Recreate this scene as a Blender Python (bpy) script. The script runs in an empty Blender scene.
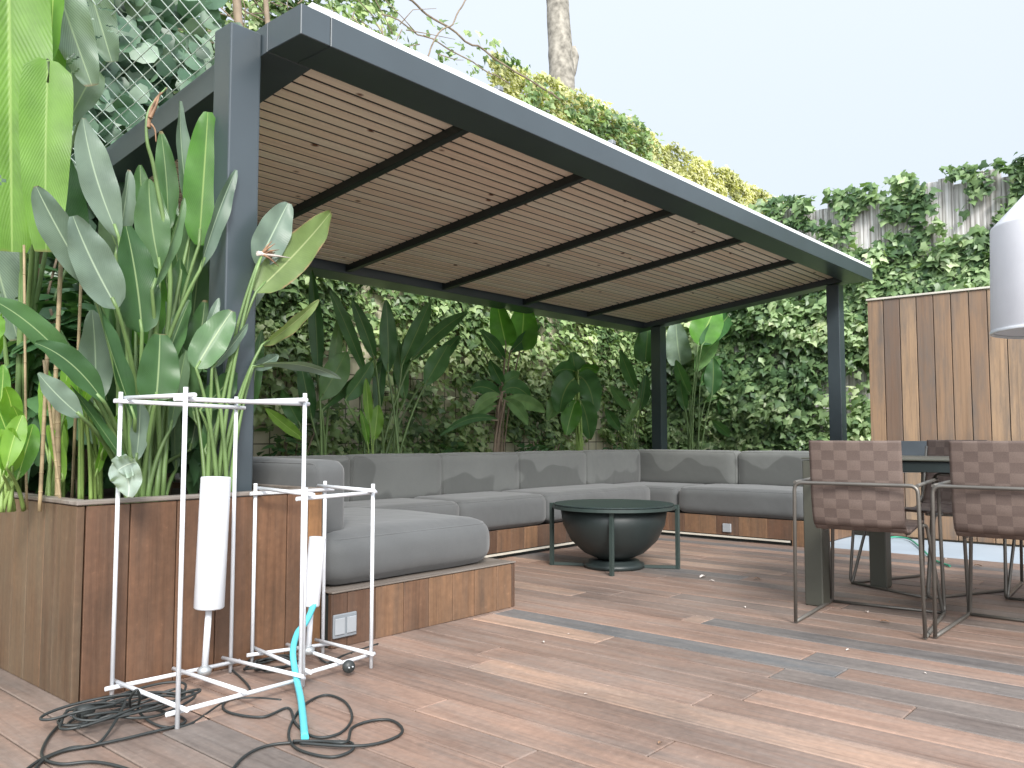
import bpy, bmesh, math, random
import numpy as np
from mathutils import Vector, Matrix, noise
random.seed(7)
rng = np.random.default_rng(11)
S = bpy.context.scene
COL = S.collection
R = math.radians

# ------------------------------------------------------------------ camera geometry (used to measure positions in the photo)
FPX, CH = 833.0, 0.85
PIT = math.atan(54/833); YAW = math.atan(724/(833/math.cos(PIT)))
FW = (math.cos(YAW), math.sin(YAW)); RT = (FW[1], -FW[0])
def ray(u, v):
    x = (u-512)/FPX; y = -(v-384)/FPX
    f = math.cos(PIT)-math.sin(PIT)*y; up = math.sin(PIT)+math.cos(PIT)*y
    return Vector((FW[0]*f+RT[0]*x, FW[1]*f+RT[1]*x, up))
def onz(u, v, z=0.0):
    d = ray(u, v); t = (z-CH)/d.z
    return Vector((d.x*t, d.y*t, z))
def ony(u, v, Y):
    d = ray(u, v); t = Y/d.y
    return Vector((d.x*t, Y, CH+d.z*t))
def onx(u, v, X):
    d = ray(u, v); t = X/d.x
    return Vector((X, d.y*t, CH+d.z*t))

# ------------------------------------------------------------------ object helpers
def tag(o, label=None, cat=None, group=None, kind=None):
    if label: o['label'] = label
    if cat: o['category'] = cat
    if group: o['group'] = group
    if kind: o['kind'] = kind
    return o
def empty(name, loc, label, cat, group=None, rz=0):
    o = bpy.data.objects.new(name, None); COL.objects.link(o)
    o.location = loc; o.rotation_euler = (0, 0, rz); o.empty_display_size = .1
    return tag(o, label, cat, group)
def wloc(o):
    v = Vector((0, 0, 0))
    while o is not None:
        v = v + o.location; o = o.parent
    return v
class MB:
    """collects shapes and links them as one mesh object"""
    def __init__(s):
        s.bm = bmesh.new(); s.rl = s.bm.faces.layers.float.new('rnd'); s.uv = s.bm.loops.layers.uv.new('UVMap')
    def box(s, a, b, bev=0.0, rnd=None, mi=0, seg=1):
        t = bmesh.new(); bmesh.ops.create_cube(t, size=1.0)
        a = Vector(a); b = Vector(b); c = (a+b)/2; d = b-a
        for v in t.verts: v.co = Vector((c.x+v.co.x*d.x, c.y+v.co.y*d.y, c.z+v.co.z*d.z))
        if bev > 0: bmesh.ops.bevel(t, geom=list(t.edges), offset=bev, segments=seg, affect='EDGES', profile=.6)
        s.add(t, rnd, mi)
    def add(s, t, rnd=None, mi=0, smooth=False):
        r = random.random() if rnd is None else rnd
        m = {}
        for v in t.verts: m[v] = s.bm.verts.new(v.co)
        for f in t.faces:
            try: g = s.bm.faces.new([m[v] for v in f.verts])
            except ValueError: continue
            g[s.rl] = r; g.material_index = mi; g.smooth = smooth
        t.free()
    def quad(s, pts, rnd=0.5, mi=0):
        f = s.bm.faces.new([s.bm.verts.new(p) for p in pts]); f[s.rl] = rnd; f.material_index = mi
    def shear(s, fn):
        for v in s.bm.verts: v.co = fn(v.co)
    def tube(s, pts, r, n=8, closed=False, rnd=None, mi=0, cap=True, fillet=0, sq=False):
        pts = [Vector(p) for p in pts]
        if fillet > 0: pts = fil(pts, fillet, closed)
        rr = random.random() if rnd is None else rnd
        N = len(pts); rings = []; prev = None
        for i, p in enumerate(pts):
            if closed: T = (pts[(i+1) % N]-pts[i-1])
            else: T = pts[min(i+1, N-1)]-pts[max(i-1, 0)]
            if T.length < 1e-9: T = Vector((0, 0, 1))
            T.normalize()
            if prev is None:
                up = Vector((0, 0, 1)) if abs(T.z) < .9 else Vector((1, 0, 0))
                A = T.cross(up).normalized()
            else:
                A = (prev - T*prev.dot(T))
                A = A.normalized() if A.length > 1e-6 else T.orthogonal().normalized()
            prev = A; B = T.cross(A)
            q = r(i/(N-1)) if callable(r) else r
            rings.append([s.bm.verts.new(p + (A*math.cos(2*math.pi*k/n+(math.pi/4 if sq else 0)) + B*math.sin(2*math.pi*k/n+(math.pi/4 if sq else 0)))*q) for k in range(n)])
        M = N if closed else N-1
        for i in range(M):
            a = rings[i]; b = rings[(i+1) % N]
            for k in range(n):
                f = s.bm.faces.new([a[k], a[(k+1) % n], b[(k+1) % n], b[k]]); f.smooth = not sq; f[s.rl] = rr; f.material_index = mi
        if cap and not closed:
            for rg in (rings[0][::-1], rings[-1]):
                f = s.bm.faces.new(rg); f[s.rl] = rr; f.material_index = mi
    def lathe(s, prof, c, n=32, mi=0, axis=None, rnd=.5, smooth=True):
        c = Vector(c); rings = []
        A = Vector((0, 0, 1)) if axis is None else Vector(axis).normalized()
        U = A.orthogonal().normalized(); V = A.cross(U)
        for (r, z) in prof:
            if r < 1e-6: rings.append([s.bm.verts.new(c+A*z)])
            else: rings.append([s.bm.verts.new(c+A*z+(U*math.cos(2*math.pi*k/n)+V*math.sin(2*math.pi*k/n))*r) for k in range(n)])
        for a, b in zip(rings, rings[1:]):
            for k in range(n):
                q = []
                for w in (a[k % len(a)], a[(k+1) % len(a)], b[(k+1) % len(b)], b[k % len(b)]):
                    if w not in q: q.append(w)
                if len(q) > 2:
                    f = s.bm.faces.new(q); f.smooth = smooth; f[s.rl] = rnd; f.material_index = mi
    def build(s, name, mats, parent=None, label=None, auto=None):
        off = wloc(parent) if parent is not None else Vector((0, 0, 0))
        if off.length:
            for v in s.bm.verts: v.co -= off
        bmesh.ops.recalc_face_normals(s.bm, faces=list(s.bm.faces)) if auto is None else None
        me = bpy.data.meshes.new(name); s.bm.to_mesh(me); s.bm.free()
        for m in (mats if isinstance(mats, (list, tuple)) else [mats]): me.materials.append(m)
        o = bpy.data.objects.new(name, me); COL.objects.link(o)
        if parent is not None: o.parent = parent
        if label: o['label'] = label
        return o
def fil(P, r, closed=False):
    out = []; N = len(P)
    for i in range(N):
        if not closed and i in (0, N-1): out.append(P[i]); continue
        a, b, c = P[i-1], P[i], P[(i+1) % N]
        u = (a-b); v = (c-b); d = min(r, u.length*.45, v.length*.45)
        p0 = b+u.normalized()*d; p2 = b+v.normalized()*d
        for k in range(6):
            t = k/5; out.append(p0*(1-t)**2+b*2*t*(1-t)+p2*t*t)
    return out
def copy_tree(o, parent=None):
    c = o.copy(); COL.objects.link(c); c.parent = parent
    for ch in list(o.children): copy_tree(ch, c)
    return c

# ------------------------------------------------------------------ materials
def newmat(name):
    m = bpy.data.materials.new(name); m.use_nodes = True
    nt = m.node_tree; b = nt.nodes['Principled BSDF']
    return m, nt, b
def nd(nt, t, **kw):
    n = nt.nodes.new(t)
    for k, v in kw.items():
        if k in n.inputs: n.inputs[k].default_value = v
        else: setattr(n, k, v)
    return n
def ramp(nt, src, stops):
    n = nt.nodes.new('ShaderNodeValToRGB'); e = n.color_ramp.elements
    while len(e) < len(stops): e.new(.5)
    for q, (p, c) in zip(e, stops): q.position = p; q.color = (*c, 1)
    nt.links.new(src, n.inputs[0]); return n
def mapped(nt, scale, coord='Object', add=None):
    tc = nd(nt, 'ShaderNodeTexCoord'); mp = nd(nt, 'ShaderNodeMapping'); mp.inputs['Scale'].default_value = scale
    nt.links.new(tc.outputs[coord], mp.inputs[0])
    if add is not None:
        cx = nd(nt, 'ShaderNodeVectorMath', operation='SCALE'); 
        cm = nd(nt, 'ShaderNodeCombineXYZ')
        for k in range(3): nt.links.new(add, cm.inputs[k])
        nt.links.new(cm.outputs[0], cx.inputs[0]); cx.inputs['Scale'].default_value = 37.0
        ad = nd(nt, 'ShaderNodeVectorMath', operation='ADD')
        nt.links.new(mp.outputs[0], ad.inputs[0]); nt.links.new(cx.outputs[0], ad.inputs[1]); return ad.outputs[0]
    return mp.outputs[0]
def mixc(nt, f, a, b, mode='MIX'):
    n = nd(nt, 'ShaderNodeMix', data_type='RGBA', blend_type=mode)
    for s_, v in ((0, f), (6, a), (7, b)):
        if isinstance(v, (int, float)): n.inputs[s_].default_value = v
        elif isinstance(v, tuple): n.inputs[s_].default_value = (*v, 1)
        else: nt.links.new(v, n.inputs[s_])
    return n.outputs[2]
def bump(nt, b, h, strength=.2, dist=.01):
    n = nd(nt, 'ShaderNodeBump'); n.inputs['Strength'].default_value = strength; n.inputs['Distance'].default_value = dist
    nt.links.new(h, n.inputs['Height']); nt.links.new(n.outputs[0], b.inputs['Normal'])

def wood(name, stops, axis, rough=.6, weather_shade=.35, grey=(.16, .15, .14), knots=False, wscale=1.6, grain=.85, blotch=0):
    """boards: 'rnd' picks the board's own colour; grain runs along axis"""
    m, nt, b = newmat(name)
    at = nd(nt, 'ShaderNodeAttribute', attribute_name='rnd')
    base = ramp(nt, at.outputs['Fac'], stops).outputs[0]
    sc = [38, 38, 38]; sc[axis] = 1.3
    v = mapped(nt, tuple(sc), add=at.outputs['Fac'])
    n1 = nd(nt, 'ShaderNodeTexNoise'); n1.inputs['Scale'].default_value = 1; n1.inputs['Detail'].default_value = 6; n1.inputs['Roughness'].default_value = .65; n1.inputs['Distortion'].default_value = .6
    nt.links.new(v, n1.inputs['Vector'])
    g = ramp(nt, n1.outputs[0], [(.25, (.55, .52, .5)), (.5, (1, 1, 1)), (.75, (1.25, 1.22, 1.18))]).outputs[0]
    c = mixc(nt, grain, base, g, 'MULTIPLY')
    sc2 = [7, 7, 7]; sc2[axis] = 1.1
    v2 = mapped(nt, tuple(sc2), add=at.outputs['Fac'])
    n2 = nd(nt, 'ShaderNodeTexNoise'); n2.inputs['Scale'].default_value = wscale; n2.inputs['Detail'].default_value = 7; n2.inputs['Roughness'].default_value = .7
    nt.links.new(v2, n2.inputs['Vector'])
    f = ramp(nt, n2.outputs[0], [(.42, (0, 0, 0)), (.68, (weather_shade, weather_shade, weather_shade))]).outputs[0]
    c = mixc(nt, f, c, grey)
    if blotch:      # worn and damp patches that run across the boards
        geo = nd(nt, 'ShaderNodeNewGeometry'); mp = nd(nt, 'ShaderNodeMapping'); mp.inputs['Scale'].default_value = (1.6, .75, 1)
        nt.links.new(geo.outputs['Position'], mp.inputs[0])
        nb = nd(nt, 'ShaderNodeTexNoise'); nb.inputs['Scale'].default_value = 1.3; nb.inputs['Detail'].default_value = 8; nb.inputs['Roughness'].default_value = .7
        nt.links.new(mp.outputs[0], nb.inputs['Vector'])
        c = mixc(nt, blotch, c, ramp(nt, nb.outputs[0], [(.32, (.6, .62, .64)), (.5, (1, 1, 1)), (.7, (1.25, 1.22, 1.2))]).outputs[0], 'MULTIPLY')
        nf = nd(nt, 'ShaderNodeTexNoise'); nf.inputs['Scale'].default_value = 45; nf.inputs['Detail'].default_value = 3; nt.links.new(geo.outputs['Position'], nf.inputs['Vector'])
        c = mixc(nt, .6, c, ramp(nt, nf.outputs[0], [(.3, (.8, .8, .8)), (.68, (1.08, 1.08, 1.08)), (.76, (1.5, 1.5, 1.5))]).outputs[0], 'MULTIPLY')
    if knots:
        v3 = mapped(nt, (9, 15.0, 9), add=at.outputs['Fac'])
        vo = nd(nt, 'ShaderNodeTexVoronoi'); vo.inputs['Scale'].default_value = .42; nt.links.new(v3, vo.inputs['Vector'])
        k = ramp(nt, vo.outputs['Distance'], [(.05, (1, 1, 1)), (.11, (0, 0, 0))]).outputs[0]
        c = mixc(nt, k, c, (.2, .09, .045))
    nt.links.new(c, b.inputs['Base Color']); b.inputs['Roughness'].default_value = rough
    bump(nt, b, n1.outputs[0], .35, .004)
    return m
def plain(name, c, rough=.5, metal=0, var=.12, scale=8, bmp=.0, spec=.5, bscale=60):
    m, nt, b = newmat(name)
    n = nd(nt, 'ShaderNodeTexNoise'); n.inputs['Scale'].default_value = scale; n.inputs['Detail'].default_value = 5
    nt.links.new(mapped(nt, (1, 1, 1)), n.inputs['Vector'])
    a = tuple(x*(1-var) for x in c); d = tuple(min(1, x*(1+var)) for x in c)
    nt.links.new(ramp(nt, n.outputs[0], [(.3, a), (.7, d)]).outputs[0], b.inputs['Base Color'])
    b.inputs['Roughness'].default_value = rough; b.inputs['Metallic'].default_value = metal; b.inputs['Specular IOR Level'].default_value = spec
    if bmp:
        n3 = nd(nt, 'ShaderNodeTexNoise'); n3.inputs['Scale'].default_value = bscale; n3.inputs['Detail'].default_value = 3
        nt.links.new(mapped(nt, (1, 1, 1)), n3.inputs['Vector']); bump(nt, b, n3.outputs[0], bmp, .003)
    return m
def nd_sub(nt, src, v):
    n = nd(nt, 'ShaderNodeMath', operation='SUBTRACT'); nt.links.new(src, n.inputs[0]); n.inputs[1].default_value = v; return n.outputs[0]
def leafmat(name, stops, trans=.3, rough=.42, veins=0.0, use='attr', tcol=None, rib=None, edge=None, spec=.4):
    m, nt, b = newmat(name)
    if use == 'attr': src = nd(nt, 'ShaderNodeAttribute', attribute_name='rnd').outputs['Fac']
    else: src = nd(nt, 'ShaderNodeObjectInfo').outputs['Random']
    c = ramp(nt, src, stops).outputs[0]
    n = nd(nt, 'ShaderNodeTexNoise'); n.inputs['Scale'].default_value = 9; n.inputs['Detail'].default_value = 4
    nt.links.new(mapped(nt, (1, 1, 1)), n.inputs['Vector'])
    c = mixc(nt, 1.0, c, ramp(nt, n.outputs[0], [(.3, (.78, .8, .78)), (.7, (1.15, 1.15, 1.1))]).outputs[0], 'MULTIPLY')
    if veins > 0:
        tc = nd(nt, 'ShaderNodeTexCoord'); sp = nd(nt, 'ShaderNodeSeparateXYZ'); nt.links.new(tc.outputs['UV'], sp.inputs[0])
        u = nd(nt, 'ShaderNodeMath', operation='SUBTRACT'); u.inputs[1].default_value = .5; nt.links.new(sp.outputs[0], u.inputs[0])
        ab = nd(nt, 'ShaderNodeMath', operation='ABSOLUTE'); nt.links.new(u.outputs[0], ab.inputs[0])
        vv = nd(nt, 'ShaderNodeMath', operation='MULTIPLY_ADD'); vv.inputs[1].default_value = -.55
        nt.links.new(ab.outputs[0], vv.inputs[0]); nt.links.new(sp.outputs[1], vv.inputs[2])
        wv = nd(nt, 'ShaderNodeMath', operation='MULTIPLY'); wv.inputs[1].default_value = 210; nt.links.new(vv.outputs[0], wv.inputs[0])
        sn = nd(nt, 'ShaderNodeMath', operation='SINE'); nt.links.new(wv.outputs[0], sn.inputs[0])
        vr = ramp(nt, sn.outputs[0], [(0, (1-veins,)*3), (1, (1+veins*.6,)*3)]).outputs[0]
        c = mixc(nt, 1.0, c, vr, 'MULTIPLY')
        rb = ramp(nt, ab.outputs[0], [(.008, (.8, .8, .8)), (.03, (0, 0, 0))]).outputs[0]
        c = mixc(nt, rb, c, rib or (.35, .42, .2))
        if edge:
            n5 = nd(nt, 'ShaderNodeTexNoise'); n5.inputs['Scale'].default_value = 14; nt.links.new(mapped(nt, (1, 1, 1)), n5.inputs['Vector'])
            ad = nd(nt, 'ShaderNodeMath', operation='MULTIPLY_ADD'); ad.inputs[1].default_value = .22; nt.links.new(n5.outputs[0], ad.inputs[0]); nt.links.new(ab.outputs[0], ad.inputs[2])
            c = mixc(nt, ramp(nt, ad.outputs[0], [(.57, (0, 0, 0)), (.62, (.9, .9, .9))]).outputs[0], c, edge)
        n7 = nd(nt, 'ShaderNodeTexNoise'); n7.inputs['Scale'].default_value = 6; nt.links.new(mapped(nt, (1, 1, 1)), n7.inputs['Vector'])
        tp_ = nd(nt, 'ShaderNodeMath', operation='MULTIPLY_ADD'); tp_.inputs[1].default_value = .16; nt.links.new(n7.outputs[0], tp_.inputs[0]); nt.links.new(sp.outputs[1], tp_.inputs[2])
        c = mixc(nt, ramp(nt, nd_sub(nt, tp_.outputs[0], .12), [(.955, (0, 0, 0)), (.975, (.75, .75, .75))]).outputs[0], c, (.22, .15, .08))
        bump(nt, b, sn.outputs[0], .12, .003)
    nt.links.new(c, b.inputs['Base Color']); b.inputs['Roughness'].default_value = rough; b.inputs['Specular IOR Level'].default_value = spec
    if trans > 0:
        tr = nd(nt, 'ShaderNodeBsdfTranslucent'); mx = nd(nt, 'ShaderNodeMixShader'); mx.inputs[0].default_value = trans
        nt.links.new(mixc(nt, 1.0, c, tcol or (1.6, 1.7, .7), 'MULTIPLY'), tr.inputs[0])
        out = nt.nodes['Material Output']
        nt.links.new(b.outputs[0], mx.inputs[1]); nt.links.new(tr.outputs[0], mx.inputs[2]); nt.links.new(mx.outputs[0], out.inputs[0])
    return m

M = {}
M['deck'] = wood('deck_wood', [(0, (.12, .125, .13)), (.15, (.15, .125, .112)), (.4, (.2, .137, .108)), (.6, (.235, .155, .12)), (.8, (.29, .19, .145)), (1, (.37, .25, .185))], 1, .58, .55, (.23, .2, .18), blotch=.9)
M['planter'] = wood('planter_wood', [(0, (.1, .054, .033)), (.5, (.155, .08, .045)), (1, (.27, .14, .062))], 2, .45, .45, (.11, .075, .052), blotch=.7)
M['planter_side'] = wood('weathered_wood', [(0, (.095, .056, .032)), (.5, (.13, .077, .042)), (1, (.17, .104, .058))], 2, .55, .6, (.13, .105, .07), blotch=.6)
M['bench'] = wood('bench_wood', [(0, (.075, .042, .027)), (.5, (.125, .068, .042)), (1, (.21, .12, .066))], 2, .55, .6, (.075, .06, .048), blotch=.6)
M['cap'] = wood('cap_wood', [(0, (.15, .125, .105)), (1, (.2, .165, .14))], 0, .6, .4, (.3, .28, .26))
M['fence'] = wood('fence_wood', [(0, (.12, .08, .06)), (.35, (.22, .14, .088)), (.7, (.29, .19, .115)), (1, (.36, .245, .15))], 2, .55, .9, (.13, .11, .095), wscale=1.1)  # grey blotches paint the fence's shadows into the wood, along with weathering
M['pine'] = wood('pine_slats', [(0, (.92, .72, .56)), (.5, (.97, .8, .63)), (1, (.98, .86, .7))], 0, .6, .1, (.8, .62, .5), knots=True, grain=.4)
M['metal'] = plain('blue_grey_paint', (.042, .058, .068), .36, 0, .08, 3, .03, .9, 400)
M['bowlframe'] = plain('dark_green_grey_paint', (.034, .05, .046), .4, 0, .1, 6)
M['darkmetal'] = plain('dark_paint', (.018, .026, .026), .45, 0, .1, 5)
M['roofsheet'] = plain('white_sheet', (.85, .87, .88), .35, 0, .03, 4)
M['white'] = plain('white_paint', (.66, .68, .71), .4, 0, .03, 12)
M['shade'] = plain('white_fabric_shade', (.8, .81, .86), .8, 0, .03, 6, .15, .3, 300)
M['soil'] = plain('dark_soil', (.035, .028, .02), .95, 0, .5, 20, .8, .2, 30)
M['rod'] = plain('taupe_rod', (.15, .14, .125), .38, .5, .1, 10)
M['rod_dark'] = plain('dark_rod', (.045, .042, .038), .4, .4, .1, 10)
M['table'] = plain('olive_grey_lacquer', (.07, .071, .056), .45, 0, .06, 4)
M['cable'] = plain('black_rubber', (.022, .026, .026), .5, 0, .15, 20)
M['cyan'] = plain('cyan_plastic', (.1, .5, .58), .35, 0, .06, 10)
M['hose'] = plain('green_hose', (.04, .32, .2), .4, 0, .1, 10)
M['socket'] = plain('grey_plastic', (.2, .22, .24), .45, 0, .05, 10)
M['socket_flap'] = plain('pale_grey_plastic', (.3, .32, .34), .4, 0, .05, 10)
M['strip'] = plain('pale_metal_strip', (.55, .52, .45), .4, 0, .1, 6)
M['paving'] = plain('pale_blue_paving', (.33, .39, .45), .6, 0, .08, 2, .1)
M['ground'] = plain('earth', (.09, .075, .06), .95, 0, .35, 2, .6, .2, 12)
M['cane'] = plain('tan_cane', (.3, .23, .13), .6, 0, .4, 14)
M['stalk'] = plain('green_stalk', (.13, .21, .07), .45, 0, .3, 6)
M['stalk_lime'] = plain('lime_stalk', (.2, .3, .08), .45, 0, .25, 6)
M['bark'] = plain('pale_bark', (.3, .28, .24), .9, 0, .5, 9, 1.0, .2, 14)
M['vine'] = plain('brown_vine', (.22, .17, .12), .85, 0, .3, 12)
M['net'] = plain('pale_green_net', (.62, .72, .66), .6, 0, .05, 6)
M['petal'] = plain('dried_petal', (.24, .14, .08), .7, 0, .4, 30)
M['cream'] = plain('cream_petal', (.62, .55, .5), .6, 0, .2, 30)
M['bulb_metal'] = plain('zinc', (.45, .47, .48), .35, .6, .1, 8)

def fabric(name, c, stain=False):
    m, nt, b = newmat(name)
    tc = nd(nt, 'ShaderNodeTexCoord')
    n = nd(nt, 'ShaderNodeTexNoise'); n.inputs['Scale'].default_value = 3.0; n.inputs['Detail'].default_value = 4
    geo = nd(nt, 'ShaderNodeNewGeometry'); nt.links.new(geo.outputs['Position'], n.inputs['Vector'])
    col = ramp(nt, n.outputs[0], [(.3, tuple(x*.92 for x in c)), (.7, tuple(x*1.06 for x in c))]).outputs[0]
    w = nd(nt, 'ShaderNodeTexNoise'); w.inputs['Scale'].default_value = 500; nt.links.new(geo.outputs['Position'], w.inputs['Vector'])
    col = mixc(nt, .5, col, ramp(nt, w.outputs[0], [(.3, (.8, .8, .8)), (.7, (1.2, 1.2, 1.2))]).outputs[0], 'MULTIPLY')
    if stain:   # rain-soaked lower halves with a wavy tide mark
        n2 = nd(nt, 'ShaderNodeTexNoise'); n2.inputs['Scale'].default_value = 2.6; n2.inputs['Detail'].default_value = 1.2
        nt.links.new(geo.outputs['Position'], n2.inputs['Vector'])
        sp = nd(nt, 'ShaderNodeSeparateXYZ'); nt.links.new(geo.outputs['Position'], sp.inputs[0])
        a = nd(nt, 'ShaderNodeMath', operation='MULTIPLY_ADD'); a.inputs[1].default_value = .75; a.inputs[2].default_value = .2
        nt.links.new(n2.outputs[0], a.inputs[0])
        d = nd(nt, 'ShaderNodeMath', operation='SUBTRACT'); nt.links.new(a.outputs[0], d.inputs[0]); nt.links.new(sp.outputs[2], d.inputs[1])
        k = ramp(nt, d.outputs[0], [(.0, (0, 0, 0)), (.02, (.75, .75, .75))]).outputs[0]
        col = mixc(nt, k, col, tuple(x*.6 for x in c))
    nt.links.new(col, b.inputs['Base Color']); b.inputs['Roughness'].default_value = .85
    b.inputs['Sheen Weight'].default_value = .25; b.inputs['Specular IOR Level'].default_value = .25
    n4 = nd(nt, 'ShaderNodeTexNoise'); n4.inputs['Scale'].default_value = 5.5; n4.inputs['Detail'].default_value = 2
    nt.links.new(geo.outputs['Position'], n4.inputs['Vector']); bump(nt, b, n4.outputs[0], .35, .03)
    return m
M['fabric'] = fabric('grey_outdoor_fabric', (.088, .092, .093))
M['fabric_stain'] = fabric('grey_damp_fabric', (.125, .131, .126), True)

def weave_mat():
    m, nt, b = newmat('woven_brown_strap')
    at = nd(nt, 'ShaderNodeAttribute', attribute_name='rnd')
    c = ramp(nt, at.outputs['Fac'], [(0, (.108, .077, .065)), (.45, (.116, .083, .07)), (.55, (.137, .1, .084)), (1, (.155, .114, .096))]).outputs[0]
    n = nd(nt, 'ShaderNodeTexNoise'); n.inputs['Scale'].default_value = 260; nt.links.new(mapped(nt, (1, 1, 1)), n.inputs['Vector'])
    c = mixc(nt, .5, c, ramp(nt, n.outputs[0], [(.3, (.75, .75, .75)), (.7, (1.2, 1.2, 1.2))]).outputs[0], 'MULTIPLY')
    nt.links.new(c, b.inputs['Base Color']); b.inputs['Roughness'].default_value = .7
    return m
M['weave'] = weave_mat()

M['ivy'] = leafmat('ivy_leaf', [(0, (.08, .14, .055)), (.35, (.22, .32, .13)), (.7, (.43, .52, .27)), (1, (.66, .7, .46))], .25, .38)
M['ivy_sun'] = leafmat('ivy_leaf_sun_tint', [(0, (.26, .28, .12)), (.5, (.5, .5, .25)), (1, (.74, .71, .47))], .3, .45)  # ivy tones with sunlight painted in as pale yellow
M['ivy_cool'] = leafmat('ivy_leaf_cool', [(0, (.07, .13, .06)), (.35, (.19, .29, .13)), (.7, (.35, .46, .25)), (1, (.58, .64, .42))], .25, .38)
M['strel'] = leafmat('paddle_leaf', [(0, (.04, .1, .035)), (.35, (.065, .145, .05)), (.7, (.1, .185, .085)), (1, (.15, .22, .14))], .25, .32, .05, 'obj', rib=(.3, .4, .2))
M['strel_grey'] = leafmat('paddle_leaf_grey', [(0, (.1, .155, .115)), (1, (.17, .23, .185))], .18, .34, .05, 'obj', rib=(.4, .5, .36))
M['strel_green'] = leafmat('paddle_leaf_green', [(0, (.08, .22, .035)), (1, (.12, .29, .05))], .45, .38, .05, 'obj', rib=(.35, .5, .15))
M['strel_brown'] = leafmat('paddle_leaf_burnt', [(0, (.17, .25, .08)), (1, (.2, .28, .1))], .35, .42, .05, 'obj', rib=(.45, .52, .25), edge=(.35, .22, .12))
M['lime'] = leafmat('lime_leaf', [(0, (.11, .27, .04)), (1, (.22, .4, .06))], .4, .4, .04, 'obj', rib=(.5, .65, .2))
M['teal'] = leafmat('cool_round_leaf', [(0, (.025, .06, .035)), (.4, (.06, .125, .075)), (.8, (.13, .21, .145)), (1, (.26, .34, .27))], .2, .38)
M['banana'] = leafmat('banana_leaf', [(0, (.11, .25, .04)), (1, (.165, .32, .055))], .4, .36, .035, 'obj', tcol=(1.3, 1.4, .7), rib=(.34, .5, .16))
M['banana_grey'] = leafmat('banana_leaf_grey', [(0, (.18, .25, .2)), (1, (.26, .34, .28))], .3, .4, .15, 'obj', rib=(.4, .5, .35))
M['darkleaf'] = leafmat('dark_round_leaf', [(0, (.04, .1, .045)), (.6, (.08, .18, .075)), (1, (.16, .29, .14))], .25, .35)
M['back'] = leafmat('shade_plant_leaf', [(0, (.05, .13, .045)), (.6, (.09, .2, .07)), (1, (.17, .29, .11))], .3, .34, .08, 'obj', rib=(.2, .28, .1))
M['pale'] = leafmat('limp_pale_leaf', [(0, (.32, .4, .37)), (1, (.4, .48, .45))], .35, .5, .12, 'obj', rib=(.6, .66, .6))

# ------------------------------------------------------------------ setting
def ground():
    b = MB(); b.quad([(-60, -60, -.06), (80, -60, -.06), (80, 80, -.06), (-60, 80, -.06)])
    tag(b.build('ground', M['ground']), kind='structure')
    # deck boards run along Y
    b = MB(); W = .1535; X0 = .895-14*W
    special = {}
    def sp(u, v, y0, y1, r):
        p = onz(u, v); special.setdefault(int((p.x-X0)//W), []).append((y0, y1, r))
    sp(640, 633, 1.12, 2.76, .02); sp(620, 645, 2.05, 2.76, .97)
    sp(500, 722, .6, 1.98, .8); sp(850, 722, .2, 1.25, .82); sp(820, 640, .2, 2.0, .9); sp(560, 665, 1.35, 2.3, .7)
    sp(950, 640, -.3, 2.6, .5); sp(1000, 690, -.4, 1.3, .1); sp(330, 750, 1.6, 2.4, .85); sp(900, 655, -.5, 1.9, .08)
    sp(100, 660, 1.2, 5, .45); sp(20, 720, 1.2, 5, .45)
    i = 0; x = X0
    while x < 6.47:
        y = -5.0; segs = []
        sl = sorted(special.get(i, [])); cur = -5.0
        for (a, e, r) in sl:
            while cur < a-.02:
                L = random.uniform(1.0, 3.2); q = min(a, cur+L)
                if a-q < .35: q = a
                segs.append((cur, q, None)); cur = q
            segs.append((cur, e, r)); cur = e
        while cur < 6.3:
            q = cur+random.uniform(1.0, 3.4); segs.append((cur, q, None)); cur = q
        for (a, e, r) in segs:
            r = r if r is not None else min(.95, max(.05, random.gauss(.48, .27)))
            dz = random.uniform(-.0015, .0)
            b.box((x+.0028, a+.002, -.03), (x+W-.0028, e-.002, dz), .003, r)
        x += W; i += 1
    tag(b.build('deck', M['deck']), kind='structure')
    b = MB(); b.quad([(X0, -5, -.035), (6.46, -5, -.035), (6.46, 6.3, -.035), (X0, 6.3, -.035)])
    tag(b.build('deck_base', M['darkmetal']), kind='structure')
    b = MB(); b.box((6.475, -6, -.05), (7.62, 2.75, -.006), .004)
    tag(b.build('path', M['paving']), kind='structure')
ground()

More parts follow.
